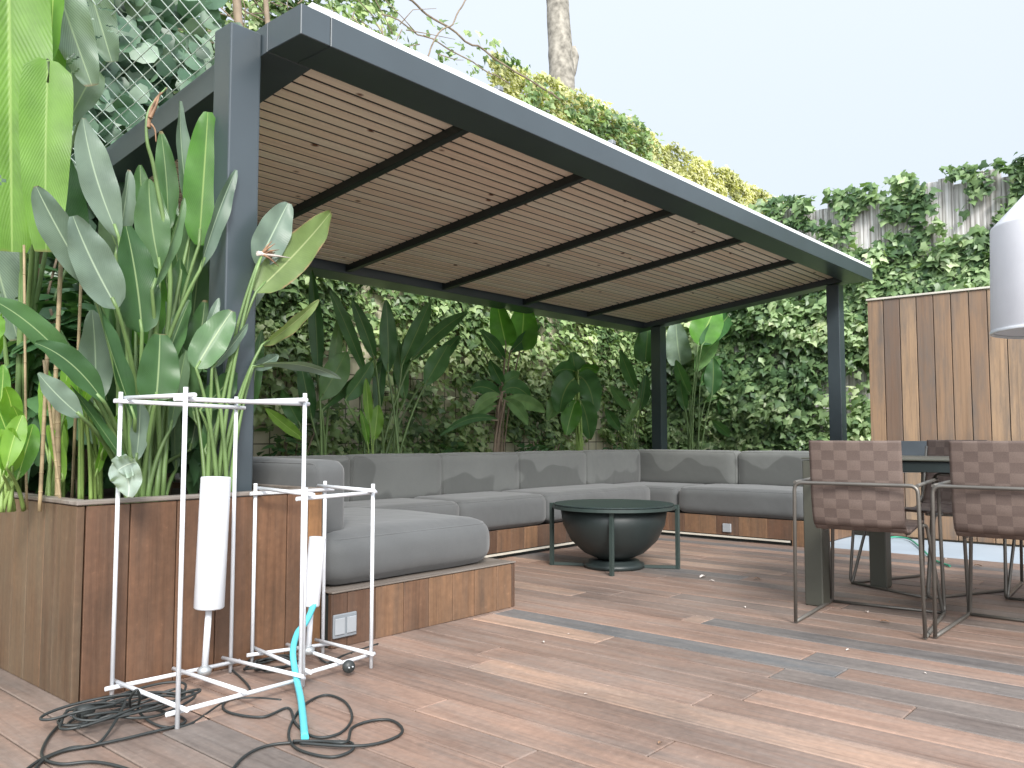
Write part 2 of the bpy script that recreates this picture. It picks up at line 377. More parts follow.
# back and right garden walls
def wall_mat():
    m, nt, b = newmat('cream_wall_with_grid')
    at = nd(nt, 'ShaderNodeTexBrick'); at.offset = 0.0; at.inputs['Scale'].default_value = 1.0
    at.inputs['Brick Width'].default_value = .16; at.inputs['Row Height'].default_value = .16; at.inputs['Mortar Size'].default_value = .006
    at.inputs['Color1'].default_value = (.7, .65, .5, 1); at.inputs['Color2'].default_value = (.6, .56, .44, 1); at.inputs['Mortar'].default_value = (.13, .12, .09, 1)
    geo = nd(nt, 'ShaderNodeNewGeometry'); sp = nd(nt, 'ShaderNodeSeparateXYZ'); nt.links.new(geo.outputs['Position'], sp.inputs[0])
    s2 = nd(nt, 'ShaderNodeMath', operation='ADD'); nt.links.new(sp.outputs[0], s2.inputs[0]); nt.links.new(sp.outputs[1], s2.inputs[1])
    cm = nd(nt, 'ShaderNodeCombineXYZ'); nt.links.new(s2.outputs[0], cm.inputs[0]); nt.links.new(sp.outputs[2], cm.inputs[1])
    nt.links.new(cm.outputs[0], at.inputs['Vector'])
    n = nd(nt, 'ShaderNodeTexNoise'); n.inputs['Scale'].default_value = 2.5; n.inputs['Detail'].default_value = 6; nt.links.new(geo.outputs['Position'], n.inputs['Vector'])
    c = mixc(nt, 1.0, at.outputs[0], ramp(nt, n.outputs[0], [(.3, (.7, .7, .66)), (.7, (1.1, 1.1, 1.05))]).outputs[0], 'MULTIPLY')
    nt.links.new(c, b.inputs['Base Color']); b.inputs['Roughness'].default_value = .9
    return m
def reed_mat():
    m, nt, b = newmat('silver_reed_screen')
    geo = nd(nt, 'ShaderNodeNewGeometry'); mp = nd(nt, 'ShaderNodeMapping'); mp.inputs['Scale'].default_value = (40, 40, 1.2)
    nt.links.new(geo.outputs['Position'], mp.inputs[0])
    n = nd(nt, 'ShaderNodeTexNoise'); n.inputs['Scale'].default_value = 1; n.inputs['Detail'].default_value = 4; nt.links.new(mp.outputs[0], n.inputs['Vector'])
    nt.links.new(ramp(nt, n.outputs[0], [(.35, (.24, .225, .21)), (.52, (.55, .53, .52)), (.7, (.82, .82, .83))]).outputs[0], b.inputs['Base Color'])
    b.inputs['Roughness'].default_value = .85; bump(nt, b, n.outputs[0], .6, .01)
    return m
YB, XR = 6.2, 10.0
ZB, ZR = 5.25, 3.8
b = MB(); b.box((-3, YB+.02, -.06), (15.2, YB+.25, ZB-1.0), .01)
o = b.build('garden_wall', wall_mat()); tag(o, 'tall cream wall with square wire grid behind the sofa, mostly hidden under ivy', 'wall')
b = MB()
for k in range(62):
    y = -3.3+k*.154
    b.box((XR+.02, y, -.06), (XR+.06+random.random()*.015, y+.15, ZR-.12+random.uniform(-.06, .06)), .004)
o = b.build('reed_screen', reed_mat()); tag(o, 'weathered silvery reed screen behind the wooden fence, overgrown with creeper', 'screen')

# ------------------------------------------------------------------ ivy (leaves no one could count)
LEAF = np.array([(0, 0, 0), (.34, -.14, -.05), (.52, .24, -.08), (.27, .42, -.03), (0, .95, -.06), (-.27, .42, -.03), (-.52, .24, -.08), (-.34, -.14, -.05), (0, .35, .05)])
LF = [(0, 1, 2, 3, 8), (8, 3, 4), (8, 4, 5), (0, 8, 5, 6, 7)]
LEAF2 = np.array([(0, 0, 0), (.3, .12, .03), (.38, .45, .05), (.2, .8, .02), (0, 1.05, -.08), (-.2, .8, .02), (-.38, .45, .05), (-.3, .12, .03), (0, .5, -.03)])
ROUND = np.array([(0, 0, 0), (.4, .05, -.04), (.55, .4, -.07), (.35, .78, -.05), (0, .95, -.02), (-.35, .78, -.05), (-.55, .4, -.07), (-.4, .05, -.04), (0, .42, .04)])
def leaf_cloud(name, P, N, D, size, rnd, mat, parent=None, shape=LEAF):
    """P positions, N leaf normals, D tip directions (n,3); one mesh"""
    n = len(P)
    N = N/np.linalg.norm(N, axis=1, keepdims=True)
    D = D-N*np.sum(D*N, axis=1, keepdims=True); D = D/np.maximum(np.linalg.norm(D, axis=1, keepdims=True), 1e-6)
    Sx = np.cross(D, N)
    L = shape[None, :, :]*size[:, None, None]
    V = P[:, None, :]+L[:, :, 0:1]*Sx[:, None, :]+L[:, :, 1:2]*D[:, None, :]+L[:, :, 2:3]*N[:, None, :]
    k = shape.shape[0]; V = V.reshape(-1, 3)
    off = wloc(parent) if parent is not None else Vector((0, 0, 0)); V = V-np.array(off)
    lens = np.array([len(f) for f in LF]); flat = np.concatenate([np.array(f) for f in LF])
    nl = len(flat); idx = (np.arange(n)[:, None]*k+flat[None, :]).reshape(-1)
    me = bpy.data.meshes.new(name)
    me.vertices.add(len(V)); me.vertices.foreach_set('co', V.astype(np.float32).ravel())
    me.loops.add(len(idx)); me.loops.foreach_set('vertex_index', idx.astype(np.int32))
    tot = np.tile(lens, n); st = np.concatenate([[0], np.cumsum(tot)[:-1]])
    me.polygons.add(len(tot)); me.polygons.foreach_set('loop_start', st.astype(np.int32)); me.polygons.foreach_set('loop_total', tot.astype(np.int32))
    me.update(calc_edges=True)
    at = me.attributes.new('rnd', 'FLOAT', 'FACE'); at.data.foreach_set('value', np.repeat(rnd, len(LF)).astype(np.float32))
    me.materials.append(mat); me.validate()
    o = bpy.data.objects.new(name, me); COL.objects.link(o)
    if parent is not None: o.parent = parent
    return o
def nz(x, y, z, s): return noise.noise(Vector((x*s, y*s, z*s)))
def ivy_on(wall, n, lo, hi, dens, thick, size, mat, name, zlo=0.0, side=None, rfun=None):
    """wall 'y': plane Y=side facing -Y, lo..hi along X; wall 'x': plane X=side facing -X, lo..hi along Y"""
    P = []; Z = []; out = []
    tries = 0
    while len(P) < n and tries < n*8:
        tries += 1
        u = random.uniform(lo[0], hi[0]); z = random.uniform(lo[1], hi[1])
        d = dens(u, z)
        if random.random() > d: continue
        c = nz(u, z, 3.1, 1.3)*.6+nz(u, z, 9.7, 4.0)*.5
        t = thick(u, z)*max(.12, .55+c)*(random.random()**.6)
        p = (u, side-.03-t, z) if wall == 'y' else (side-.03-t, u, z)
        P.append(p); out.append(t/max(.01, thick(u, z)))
    P = np.array(P); k = len(P); out = np.array(out)
    N = np.zeros((k, 3)); D = np.zeros((k, 3))
    j = rng.normal(0, .55, (k, 3))
    if wall == 'y': N[:, 1] = -1
    else: N[:, 0] = -1
    N[:, 2] = .55; N += j
    D[:, 2] = -1; D += rng.normal(0, .75, (k, 3))
    sz = size*rng.uniform(.4, 1.35, k)
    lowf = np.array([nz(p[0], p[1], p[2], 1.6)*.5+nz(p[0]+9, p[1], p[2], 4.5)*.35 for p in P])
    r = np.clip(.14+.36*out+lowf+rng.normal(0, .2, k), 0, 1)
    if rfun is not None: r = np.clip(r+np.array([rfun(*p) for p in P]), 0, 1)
    o = leaf_cloud(name, P, N, D, sz, r, mat); return o
def d_back(u, z):
    a = .62+.9*nz(u, z, 0, 1.1)+.45*nz(u, z, 5, 3.2)
    if z < 1.5: a -= .38*(1.5-z)
    if z > 4.1 and 5.2 < u < 7.2: a *= .45 if nz(u, z, 8, 2.5) > .02 else .07
    if z > 4.6 and u >= 7.2: a *= .5
    top = (ZB-.1 if u > 5.2 else ZB+.6)+.22*nz(u, 0, 1, 1.2)+.1*nz(u, 0, 4, 6)
    if z > top: a = 0
    return a
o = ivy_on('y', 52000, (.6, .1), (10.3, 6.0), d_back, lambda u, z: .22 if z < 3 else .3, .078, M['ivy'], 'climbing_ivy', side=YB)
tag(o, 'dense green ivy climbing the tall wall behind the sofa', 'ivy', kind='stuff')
def d_sun(u, z): 
    return 0 if z > ZB+.02+.1*nz(u, 0, 1, .9)+.08*nz(u, 0, 4, 5) else .85+.6*nz(u, z, 2, 2)
o = ivy_on('y', 26000, (6.8, 4.35), (15.3, 5.5), d_sun, lambda u, z: .28, .062, M['ivy_sun'], 'hedge_top', side=YB+.15, rfun=lambda x, y, z: .22)  # rfun lifts every leaf towards the painted sunlit tones
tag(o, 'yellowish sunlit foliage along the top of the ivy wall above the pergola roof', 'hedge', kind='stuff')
def d_right(u, z):
    a = .75+.9*nz(u, z, 20, 1.0)+.4*nz(u, z, 25, 3)
    if z > 2.75: a = (.24+.6*nz(u, z, 31, 1.3)+1.0*nz(u, z, 35, 4.5)+(.2 if z > 3.6 else 0))
    if 2.75 < z < 3.05: a += .35
    if z > ZR+.02+.1*nz(u, 0, 1, 2)+.05*nz(u, 0, 9, 8): a = 0
    return a
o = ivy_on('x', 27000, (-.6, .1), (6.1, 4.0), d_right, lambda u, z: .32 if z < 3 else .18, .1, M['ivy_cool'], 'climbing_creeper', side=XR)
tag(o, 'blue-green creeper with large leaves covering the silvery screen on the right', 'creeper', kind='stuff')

# vines above the wall on the left, bare trunk beyond
for k, (pts, r, lab) in enumerate([
    ([(395, -10), (440, 22), (500, 62), (560, 100)], .011, 'long brown vine stretched along the wall top above the roof corner'),
    ([(380, 12), (450, 50), (510, 84)], .007, 'thin brown vine running just above the roof edge below the longer vine'),
    ([(470, -5), (452, 22), (430, 48), (424, 60)], .008, 'thin bare stem rising into the sky above the roof corner'),
    ([(233, -10), (236, 10), (246, 60)], .035, 'tan woody stem behind the top of the near post'),
    ([(262, -12), (264, 20), (268, 60)], .022, 'slender grey stem between near post and roof corner')]):
    b = MB(); P = [ony(u, v, YB-.25-.05*k) for (u, v) in pts]
    Q = []
    for a, c in zip(P, P[1:]):
        for t in range(8):
            q = a.lerp(c, t/8); q += Vector((nz(q.x, q.z, k, 4), 0, nz(q.x, q.z, k+9, 4)))*.05; Q.append(q)
    Q.append(P[-1]); b.tube(Q, r, 7)
    tag(b.build('vine', M['vine']), lab, 'vine', 'vines along the wall top')

tw = MB(); rs = random.Random(5)
for k in range(70):
    x = rs.uniform(205, 445); p = ony(x, rs.uniform(-5, 60)+max(0, x-300)*.25, YB-rs.uniform(.2, .5)); d = Vector((rs.uniform(-1, 1), 0, rs.uniform(-.8, .8))).normalized()
    L_ = rs.uniform(.2, .8); tw.tube([p, p+d*L_*.5+Vector((rs.uniform(-.08, .08), 0, rs.uniform(-.08, .08))), p+d*L_], lambda t: .006*(1-.6*t), 5)
tag(tw.build('dry_creeper', M['vine']), 'tangle of dry brown creeper twigs above the near end of the pergola roof', 'creeper', kind='stuff')
tr = empty('bare_tree', ony(560, 438, 9.0)*1.0, 'pale bare tree trunk with a knobbly stub rising beyond the hedge', 'tree')
tr.location.z = -.06
b = MB(); Pt = [Vector((tr.location.x, 9.0, -.06))]+[ony(563, 150, 9), ony(562, 80, 9), ony(559, 30, 9), ony(556, -20, 9), ony(553, -120, 9)]
Q = []
for a, c in zip(Pt, Pt[1:]):
    for t in range(6): Q.append(a.lerp(c, t/6)+Vector((nz(t, a.z, 3, 1), 0, 0))*.03)
Q.append(Pt[-1]); b.tube(Q, lambda t: .27-.09*t, 14); b.build('trunk', M['bark'], tr)
b = MB(); b.tube([ony(562, 84, 9), ony(569, 70, 8.95), ony(573, 56, 8.9), ony(571, 47, 8.9)], lambda t: .17-.08*t, 10); b.build('stub', M['bark'], tr)

# ------------------------------------------------------------------ pergola
XL, XRR, YF, YK = 1.851, 8.67, 2.70, 5.48
ZU, ZT, SL = 2.431, 2.556, .118
def zs(y): return -SL*max(0, (y-2.935))
pg = empty('pergola', (1.78, 3.04, 0), 'blue-grey metal pergola with a sloping pine-slatted ceiling over the corner sofa', 'pergola')
def slope(co): return Vector((co.x, co.y, co.z+zs(co.y)))
b = MB(); b.box((XL, YF, ZU), (1.992, YF+.235, ZT), .003); b.box((1.995, YF, ZU), (XRR, YF+.235, ZT), .003); b.build('front_beam', M['metal'], pg)
for (x0, x1) in ((XL, XL+.215), (XRR-.19, XRR)):
    b = MB(); b.box((x0, YF+.2355, ZU), (x1, YK-.2, ZT), .0015)
    b.shear(slope); b.build('side_beam', M['metal'], pg)
b = MB(); b.box((XL, YK-.197, ZU), (XRR, YK, ZT), .003); b.shear(slope); b.build('rear_beam', M['metal'], pg)
raf = [3.018, 4.071, 5.138, 6.248, 7.329]
for x in raf:
    b = MB(); b.box((x, YF+.238, ZU+.012), (x+.05, YK-.2, ZT-.01), .003); b.shear(slope); b.build('rafter', M['darkmetal'], pg)
ed = [XL+.218]+[v for x in raf for v in (x-.002, x+.052)]+[XRR-.193]
for k in range(0, len(ed), 2):
    b = MB(); y = YF+.24; pit = .077
    while y+pit < YK-.2:
        b.box((ed[k], y+.0105, ZU+.06), (ed[k+1], y+pit-.0105, ZU+.066)); y += pit
    b.shear(slope); b.build('slat_panel', M['pine'], pg)
b = MB(); b.box((XL+.218, YF+.24, ZU+.095), (XRR-.193, YK-.2, ZU+.105)); b.shear(slope); b.build('ceiling_board', M['darkmetal'], pg)
b = MB(); b.box((XL+.06, YF+.015, ZT+.003), (XRR-.01, YK-.02, ZT+.034), .003); b.shear(slope); b.build('roof_sheet', M['roofsheet'], pg)
for (x, y, zt) in ((1.711, 2.975, 2.519), (1.711, 5.1, 2.27), (8.49, 2.98, ZU+zs(3.11)-.002), (8.49, 5.06, ZU+zs(5.19)-.002)):
    b = MB(); b.box((x, y, 0), (x+.138, y+.128, zt), .006, seg=2); p = b.build('post', M['metal'], pg)
b = MB()
for (u, v) in ((500, 92), (613, 148)):
    p = ony(u, v, YF+.02); b.box((p.x-.02, p.y-.01, ZT+.03), (p.x+.02, p.y+.03, ZT+.06), .006)
b.build('roof_clip', M['socket'], pg)

# net rising from the side beam
nt_ = MB(); n0 = 3.17
def npt(y, s): 
    return Vector((XL-.02-s*.62, y, ZT+zs(y)+.01+s*.5))
Ymax = 5.9
for k in range(32):
    y = n0+k*.088
    if y < Ymax: nt_.tube([npt(y, 0), npt(y, .55)+Vector((0, 0, -.015)), npt(y, 1.15)], .0028, 4, cap=False)
for k in range(15):
    s_ = k*.08; nt_.tube([npt(n0, s_), npt((n0+Ymax)/2, s_)+Vector((0, 0, -.02)), npt(Ymax, s_)], .0028, 4, cap=False)
o = nt_.build('garden_net', M['net']); tag(o, 'pale square-mesh net rising from the side beam left of the near post', 'net')

# ------------------------------------------------------------------ planter
px0, px1, py0, py1, pz = 1.15, 2.10, 2.853, 5.7, .645
pl = empty('wooden_planter', (px0, py0, 0), 'long wooden plank planter in the left foreground full of tropical plants', 'planter')
b = MB(); xs = [px0+.012, 1.308, 1.474, 1.63, 1.78, 1.931, 2.03, px1]
for q, (a, c) in enumerate(zip(xs, xs[1:])):
    b.box((a+.002, py0, 0), (c-.002, py0+.025, pz-.018), .002, [.15, .3, .45, .35, .55, .5, .95][q])
b.build('front_panel', M['planter'], pl)
b = MB(); y = py0
for w in [.168, .098, .15, .14, .16, .15]*6:
    if y > py1: break
    b.box((px0-.016, y+.001, 0), (px0+.009, min(y+w, py1)-.001, pz-.018), .002); y += w
b.build('side_panel', M['planter_side'], pl)
b = MB(); y = py0+.027
while y < py1:
    b.box((px1-.025, y, 0), (px1, min(y+.148, py1), pz-.018), .002); y += .15
b.build('side_panel', M['planter'], pl, label='inner side panel facing the sofa')
b = MB(); b.box((px0-.02, py0-.006, pz-.015), (px1+.004, py0+.05, pz), .003); b.box((px0-.02, py0+.053, pz-.015), (px0+.03, py1, pz), .003)
b.box((px1-.03, py0+.053, pz-.015), (px1+.004, py1, pz), .003); b.build('rim', M['cap'], pl)
b = MB(); b.box((px0+.02, py0+.03, .05), (px1-.03, py1, .6)); b.build('soil', M['soil'], pl)

# ------------------------------------------------------------------ built-in bench
bn = empty('corner_bench_base', (3.2, 3.95, 0), 'low U-shaped wooden plank base carrying the grey sofa cushions', 'bench')
b = MB(); xs = [2.103, 2.186, 2.335, 2.493, 2.644, 2.797, 2.946, 3.104, 3.215]
for a, c in zip(xs, xs[1:]): b.box((a+.0015, 2.79, 0), (c-.0015, 2.815, .216), .002)
b.build('front_panel', M['bench'], bn)
b = MB(); y = 2.79
while y < 3.97:
    b.box((3.218, y+.001, 0), (3.24, min(y+.15, 3.97)-.001, .216), .002); y += .15
b.build('side_panel', M['bench'], bn)
b = MB(); b.box((2.103, 2.786, .219), (3.244, 2.93, .226), .002); b.box((3.10, 2.933, .219), (3.244, 3.95, .226), .002)
b.build('bench_top', M['cap'], bn)
b = MB(); x = 3.245
while x < 6.44:
    w = random.choice([.1, .15, .15, .2]); b.box((x+.001, 3.95, .045), (min(x+w, 6.44)-.001, 3.975, .2), .002); x += w
b.build('front_panel', M['bench'], bn)
b = MB(); y = 2.56
first = True
while y < 3.94:
    w = .12 if first else random.choice([.1, .15, .15, .2]); b.box((6.455, y+.001, 0 if first else .045), (6.48, min(y+w, 3.94)-.001, .2), .002, 1.0 if first else None); y += w; first = False
b.build('front_panel', M['bench'], bn)
b = MB(); b.box((6.482, 2.56, 0), (7.5, 2.585, .2), .002); b.build('end_panel', M['bench'], bn)
b = MB(); b.box((3.245, 3.942, .026), (6.449, 3.953, .04)); b.box((6.444, 2.69, .026), (6.4545, 3.94, .04)); b.build('skirting_strip', M['strip'], bn)
b = MB(); b.box((3.245, 3.985, 0), (7.5, 4.9, .195)); b.box((6.49, 2.59, 0), (7.5, 3.98, .195)); b.box((2.106, 2.82, .0), (3.21, 4.9, .21)); b.build('carcass', M['darkmetal'], bn)
b = MB(); b.box((3.2, 4.66, .2), (7.33, 4.7, .66), .003); b.box((7.3, 2.59, .2), (7.34, 4.655, .66), .003); b.box((2.11, 4.66, .2), (3.19, 4.7, .66), .003); b.build('back_board', M['bench'], bn)
b = MB(); b.box((2.062+.045, 2.778, .04), (2.225, 2.789, .135), .003); sk = b.build('double_socket', M['socket'], bn)
b = MB(); b.box((2.112, 2.773, .055), (2.160, 2.777, .12), .0015); b.box((2.172, 2.773, .055), (2.219, 2.777, .12), .0015); b.build('flap', M['socket_flap'], sk)
b = MB(); b.box((6.44, 3.19, .07), (6.4545, 3.265, .14), .003); b.build('socket', M['socket_flap'], bn)

def cushion(name, c, s, r, mat, label, cat, group, puff=(0, 0, 0), rz=0, tilt=(0, 0)):
    n = 14; bm = bmesh.new(); h = Vector(s)/2; o = bpy.data.objects.new(name, bpy.data.meshes.new(name))
    cube = {}
    def V(i, j, k):
        key = (i, j, k)
        if key in cube: return cube[key]
        t = [2*q/n-1 for q in key]
        t = [math.copysign(1-(1-abs(q))**1.35, q) for q in t]
        p = Vector((t[0]*h.x, t[1]*h.y, t[2]*h.z))
        inn = Vector((max(-h.x+r, min(h.x-r, p.x)), max(-h.y+r, min(h.y-r, p.y)), max(-h.z+r, min(h.z-r, p.z))))
        d = p-inn
        if d.length > 1e-6: p = inn+d.normalized()*r
        f = [max(0, 1-t[q]**2) for q in range(3)]
        p.z += math.copysign(1, t[2])*puff[2]*(abs(t[2]) > .6)*(f[0]*f[1])**.5*abs(t[2])
        p.y += math.copysign(1, t[1])*puff[1]*(abs(t[1]) > .6)*(f[0]*f[2])**.5*abs(t[1])
        p.x += math.copysign(1, t[0])*puff[0]*(abs(t[0]) > .6)*(f[1]*f[2])**.5*abs(t[0])
        w = nz(p.x+c[0]*3, p.y+c[1]*3, p.z, 3.0)*.004; p += Vector((w, w, w))
        cube[key] = bm.verts.new(p); return cube[key]
    for a in range(n):
        for b_ in range(n):
            for q in (0, n):
                for ax in range(3):
                    def K(i, j):
                        v = [0, 0, 0]; v[ax] = q; v[(ax+1) % 3] = i; v[(ax+2) % 3] = j; return V(*v)
                    L = [K(a, b_), K(a+1, b_), K(a+1, b_+1), K(a, b_+1)]
                    f = bm.faces.new(L if q else L[::-1]); f.smooth = True
    bm.to_mesh(o.data); bm.free(); o.data.materials.append(mat); COL.objects.link(o)
    o.location = c; o.rotation_euler = (tilt[0], tilt[1], rz)
    tag(o, label, cat, group)
    if h.z > .08:      # welt seam round the cushion where the top turns down
        b = MB(); e = r*.30
        if s[2] < .26: # flat seat: round the top
            X, Y, Z = h.x-e, h.y-e, h.z-e; P = [(-X, -Y, Z), (X, -Y, Z), (X, Y, Z), (-X, Y, Z)]
        elif s[0] > s[1]:
            X, Y, Z = h.x-e, h.y-e, h.z-e; P = [(-X, -Y, -Z), (X, -Y, -Z), (X, -Y, Z), (-X, -Y, Z)]
        else:
            X, Y, Z = h.x-e, h.y-e, h.z-e; P = [(-X, -Y, -Z), (-X, Y, -Z), (-X, Y, Z), (-X, -Y, Z)]
        b.tube([Vector(p) for p in P], .0042, 6, closed=True, fillet=r*.9)
        pi = b.build('piping', mat); pi.parent = o
    return o
ZC = .2
SG, BG = 'grey seat cushions of the corner sofa', 'grey back cushions of the corner sofa'
def seat(x0, x1, y0, y1, z0, h, label, pf=.006): cushion('seat_cushion', ((x0+x1)/2, (y0+y1)/2, z0+h/2), (x1-x0, y1-y0, h), .09 if pf > .01 else .06, M['fabric'], label, 'seat cushion', SG, (.004, .012, pf))
seat(2.115, 3.14, 2.825, 3.93, .226, .225, 'large near seat cushion beside the planter end, closest to the white frames', .014)
seat(2.3, 3.14, 3.94, 4.5, .205, .215, 'seat cushion in the far left corner behind the large near cushion')
seat(3.15, 4.03, 3.93, 4.5, .205, .225, 'first long-side seat cushion, just beyond the large near cushion')
seat(4.035, 4.955, 3.93, 4.5, .205, .225, 'middle seat cushion of the long side, left of the fire bowl')
seat(4.96, 6.44, 3.93, 4.5, .205, .225, 'long rounded seat cushion behind the fire bowl, ending at the corner')
seat(6.46, 7.14, 3.7, 4.5, .205, .215, 'seat cushion filling the far corner of the sofa')
seat(6.43, 7.14, 2.58, 3.69, .205, .225, 'right-hand seat cushion running towards the dining table')
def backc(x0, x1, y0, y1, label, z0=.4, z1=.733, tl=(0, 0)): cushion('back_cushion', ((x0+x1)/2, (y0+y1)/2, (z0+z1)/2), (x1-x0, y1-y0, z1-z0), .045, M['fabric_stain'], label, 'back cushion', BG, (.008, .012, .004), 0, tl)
cushion('back_cushion', (2.2, 3.41, .585), (.17, .98, .34), .05, M['fabric'], 'dry near back cushion rising above the planter end', 'back cushion', BG, (.01, .006, .004))
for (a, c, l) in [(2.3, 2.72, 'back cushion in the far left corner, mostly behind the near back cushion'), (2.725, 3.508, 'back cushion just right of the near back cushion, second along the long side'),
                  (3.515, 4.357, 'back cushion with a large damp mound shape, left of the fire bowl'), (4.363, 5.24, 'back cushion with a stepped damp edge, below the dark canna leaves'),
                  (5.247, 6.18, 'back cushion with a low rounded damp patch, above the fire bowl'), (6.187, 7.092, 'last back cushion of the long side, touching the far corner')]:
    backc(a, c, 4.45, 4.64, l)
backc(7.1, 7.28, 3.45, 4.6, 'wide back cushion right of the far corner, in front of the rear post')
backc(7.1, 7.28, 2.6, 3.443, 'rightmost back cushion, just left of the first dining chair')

# ------------------------------------------------------------------ fire bowl
fc = Vector((4.648, 3.14, 0)); fb = empty('fire_bowl', fc, 'dark round fire bowl in a square four-legged frame in front of the sofa', 'fire bowl')
L = [Vector((4.447, 3.502, 0)), Vector((4.338, 2.946, 0)), Vector((4.849, 2.777, 0)), Vector((4.958, 3.333, 0))]
b = MB(); b.lathe([(.0, .045), (.1, .055), (.2, .1), (.285, .18), (.335, .28), (.352, .385), (.337, .385), (.32, .28), (.27, .19), (.185, .115), (.0, .075)], fc, 48); b.build('bowl', M['darkmetal'], fb)
b = MB(); b.lathe([(.33, .388), (.405, .388), (.405, .408), (.33, .408), (.33, .388)], fc, 56, smooth=False); b.build('rim', M['bowlframe'], fb)
b = MB(); b.lathe([(.0, .412), (.395, .412), (.395, .418), (0, .418)], fc, 56, smooth=False)
b.build('glass_lid', plain('dark_glass', (.03, .045, .045), .35, 0, .05, 3), fb)
b = MB(); b.lathe([(0, 0), (.195, 0), (.2, .012), (.2, .028), (.17, .032), (.165, .05), (.1, .055), (0, .055)], fc, 40); b.build('base', M['darkmetal'], fb)
for k, p in enumerate(L):
    d = (fc-p).normalized()
    b = MB(); b.tube([p+Vector((0, 0, 0)), p+Vector((0, 0, .415))], .016, 4, sq=True); lg = b.build('leg', M['bowlframe'], fb)
    b = MB(); b.tube([p+d*.015+Vector((0, 0, .012)), fc-d*.19+Vector((0, 0, .012))], .013, 4, sq=True); b.build('floor_bar', M['bowlframe'], fb)
    q = L[(k+1) % 4]; b = MB(); b.tube([p+Vector((0, 0, .398)), q+Vector((0, 0, .398))], .012, 4, sq=True)
    b.tube([p+Vector((0, 0, .398)), fc-d*.40+Vector((0, 0, .398))], .012, 4, sq=True); b.build('top_bar', M['bowlframe'], fb)

# ------------------------------------------------------------------ table
tb = empty('dining_table', (4.66, .4, 0), 'olive-grey dining table standing between the woven chairs', 'table')
b = MB(); b.box((4.236, -1.3, .741), (5.09, 1.70, .75), .002); b.build('tabletop', M['table'], tb)
b = MB(); b.box((4.25, -1.28, .688), (5.07, 1.60, .739), .002); b.build('apron', M['darkmetal'], tb)
for (x, y) in ((4.24, 1.605), (4.988, 1.525), (4.24, -1.25), (4.95, -1.25)):
    b = MB(); b.box((x, y, 0), (x+.1, y+.092, .735 if y > 1.6 else .687), .005); b.build('leg', M['table'], tb)

# ------------------------------------------------------------------ chairs (built facing +X, base at origin)
def make_chair():
    root = empty('woven_chair', (0, 0, 0), 'x', 'chair', 'woven dining chairs')
    prof = [Vector((-.262, 0, .838)), Vector((-.235, 0, .55)), Vector((-.215, 0, .47)), Vector((-.175, 0, .435)), Vector((-.1, 0, .43)), Vector((.26, 0, .45))]
    # resample profile by arc length
    Lq = [0]
    for a, c in zip(prof, prof[1:]): Lq.append(Lq[-1]+(c-a).length)
    def at(s):
        s = max(0, min(Lq[-1], s))
        for i in range(len(prof)-1):
            if s <= Lq[i+1]+1e-9: return prof[i].lerp(prof[i+1], (s-Lq[i])/(Lq[i+1]-Lq[i]))
        return prof[-1]
    cell = .044; cy = .056; ny = 7; ns = int(Lq[-1]/cell); sub = 4
    for part, (i0, i1) in (('backrest', (0, 9)), ('seat', (9, ns))):
        b = MB()
        for i in range(i0, i1):
            for j in range(ny):
                par = (i+j) % 2; rr = (.75 if par else .2)+random.uniform(-.12, .12)
                g = []
                for a in range(sub+1):
                    row = []
                    for c in range(sub+1):
                        s = (i+a/sub)*cell; yv = (j+c/sub-ny/2)*cy
                        p = at(s); T = (at(s+.02)-at(s-.02)).normalized(); Nn = Vector((T.z, 0, -T.x))
                        hgt = (.0012 if par else -.0006)*math.sin(math.pi*a/sub)*math.sin(math.pi*c/sub)
                        cv = .02*(1-(abs(yv)/.2)**2) if s < .4 else 0
                        row.append(b.bm.verts.new(p+Vector((-cv, yv, 0))+Nn*hgt))
                    g.append(row)
                for a in range(sub):
                    for c in range(sub):
                        f = b.bm.faces.new([g[a][c], g[a+1][c], g[a+1][c+1], g[a][c+1]]); f[b.rl] = rr; f.smooth = True
        bmesh.ops.remove_doubles(b.bm, verts=list(b.bm.verts), dist=.0006)
        ob = b.build(part, M['weave'], root)
        md = ob.modifiers.new('thickness', 'SOLIDIFY'); md.thickness = .012; md.offset = 0
    b = MB(); R_ = .0085
    b.tube([(-.28, -.3+.03, R_), (-.262, -.258, .642), (-.285, -.2, .645)][:1]+[(-.288, -.26, .645), (-.288, .26, .645), (-.28, .27, R_)], R_, 8, fillet=.035, rnd=.5)
    b.build('back_frame', M['rod'], root)
    for s in (-1, 1):
        b = MB(); b.tube([(-.286, .258*s, .645), (.25, .262*s, .655), (.33, .262*s, .0085), (-.28, .27*s, .0085)], R_, 8, fillet=.04); b.build('arm_frame', M['rod'], root)
        b = MB(); b.tube([(.13, .205*s, .436), (.2, .215*s, .436), (.315, .255*s, .02), (.325, .255*s, .012)], R_, 8, fillet=.05); b.build('leg', M['rod'], root)
        b = MB(); b.tube([(.22, .18*s, .437), (-.12, .18*s, .415), (-.19, .18*s, .5), (-.236, .18*s, .8)], .008, 8, fillet=.06); b.build('shell_rail', M['rod'], root)
    b = MB(); b.tube([(.322, -.255, .0085), (.322, .255, .0085)], .0075, 8); b.build('floor_bar', M['rod'], root)
    return root
ch = make_chair()
chs = [((4.10, 1.325, 0), R(6), 'left near woven chair with its back to the camera, beside the table end leg'),
       ((4.18, .735, 0), R(1), 'right near woven chair with its back to the camera, cut by the photo edge'),
       ((5.20, 1.36, 0), R(155), 'woven chair across the table, seen in the gap between the two near chairs'),
       ((5.4, .70, 0), R(180+2), 'far woven chair at the right, only its feet showing under the near right chair')]
for i, (loc, rz, lab) in enumerate(chs):
    o = ch if i == 0 else copy_tree(ch)
    o.location = loc; o.rotation_euler = (0, 0, rz); o['label'] = lab

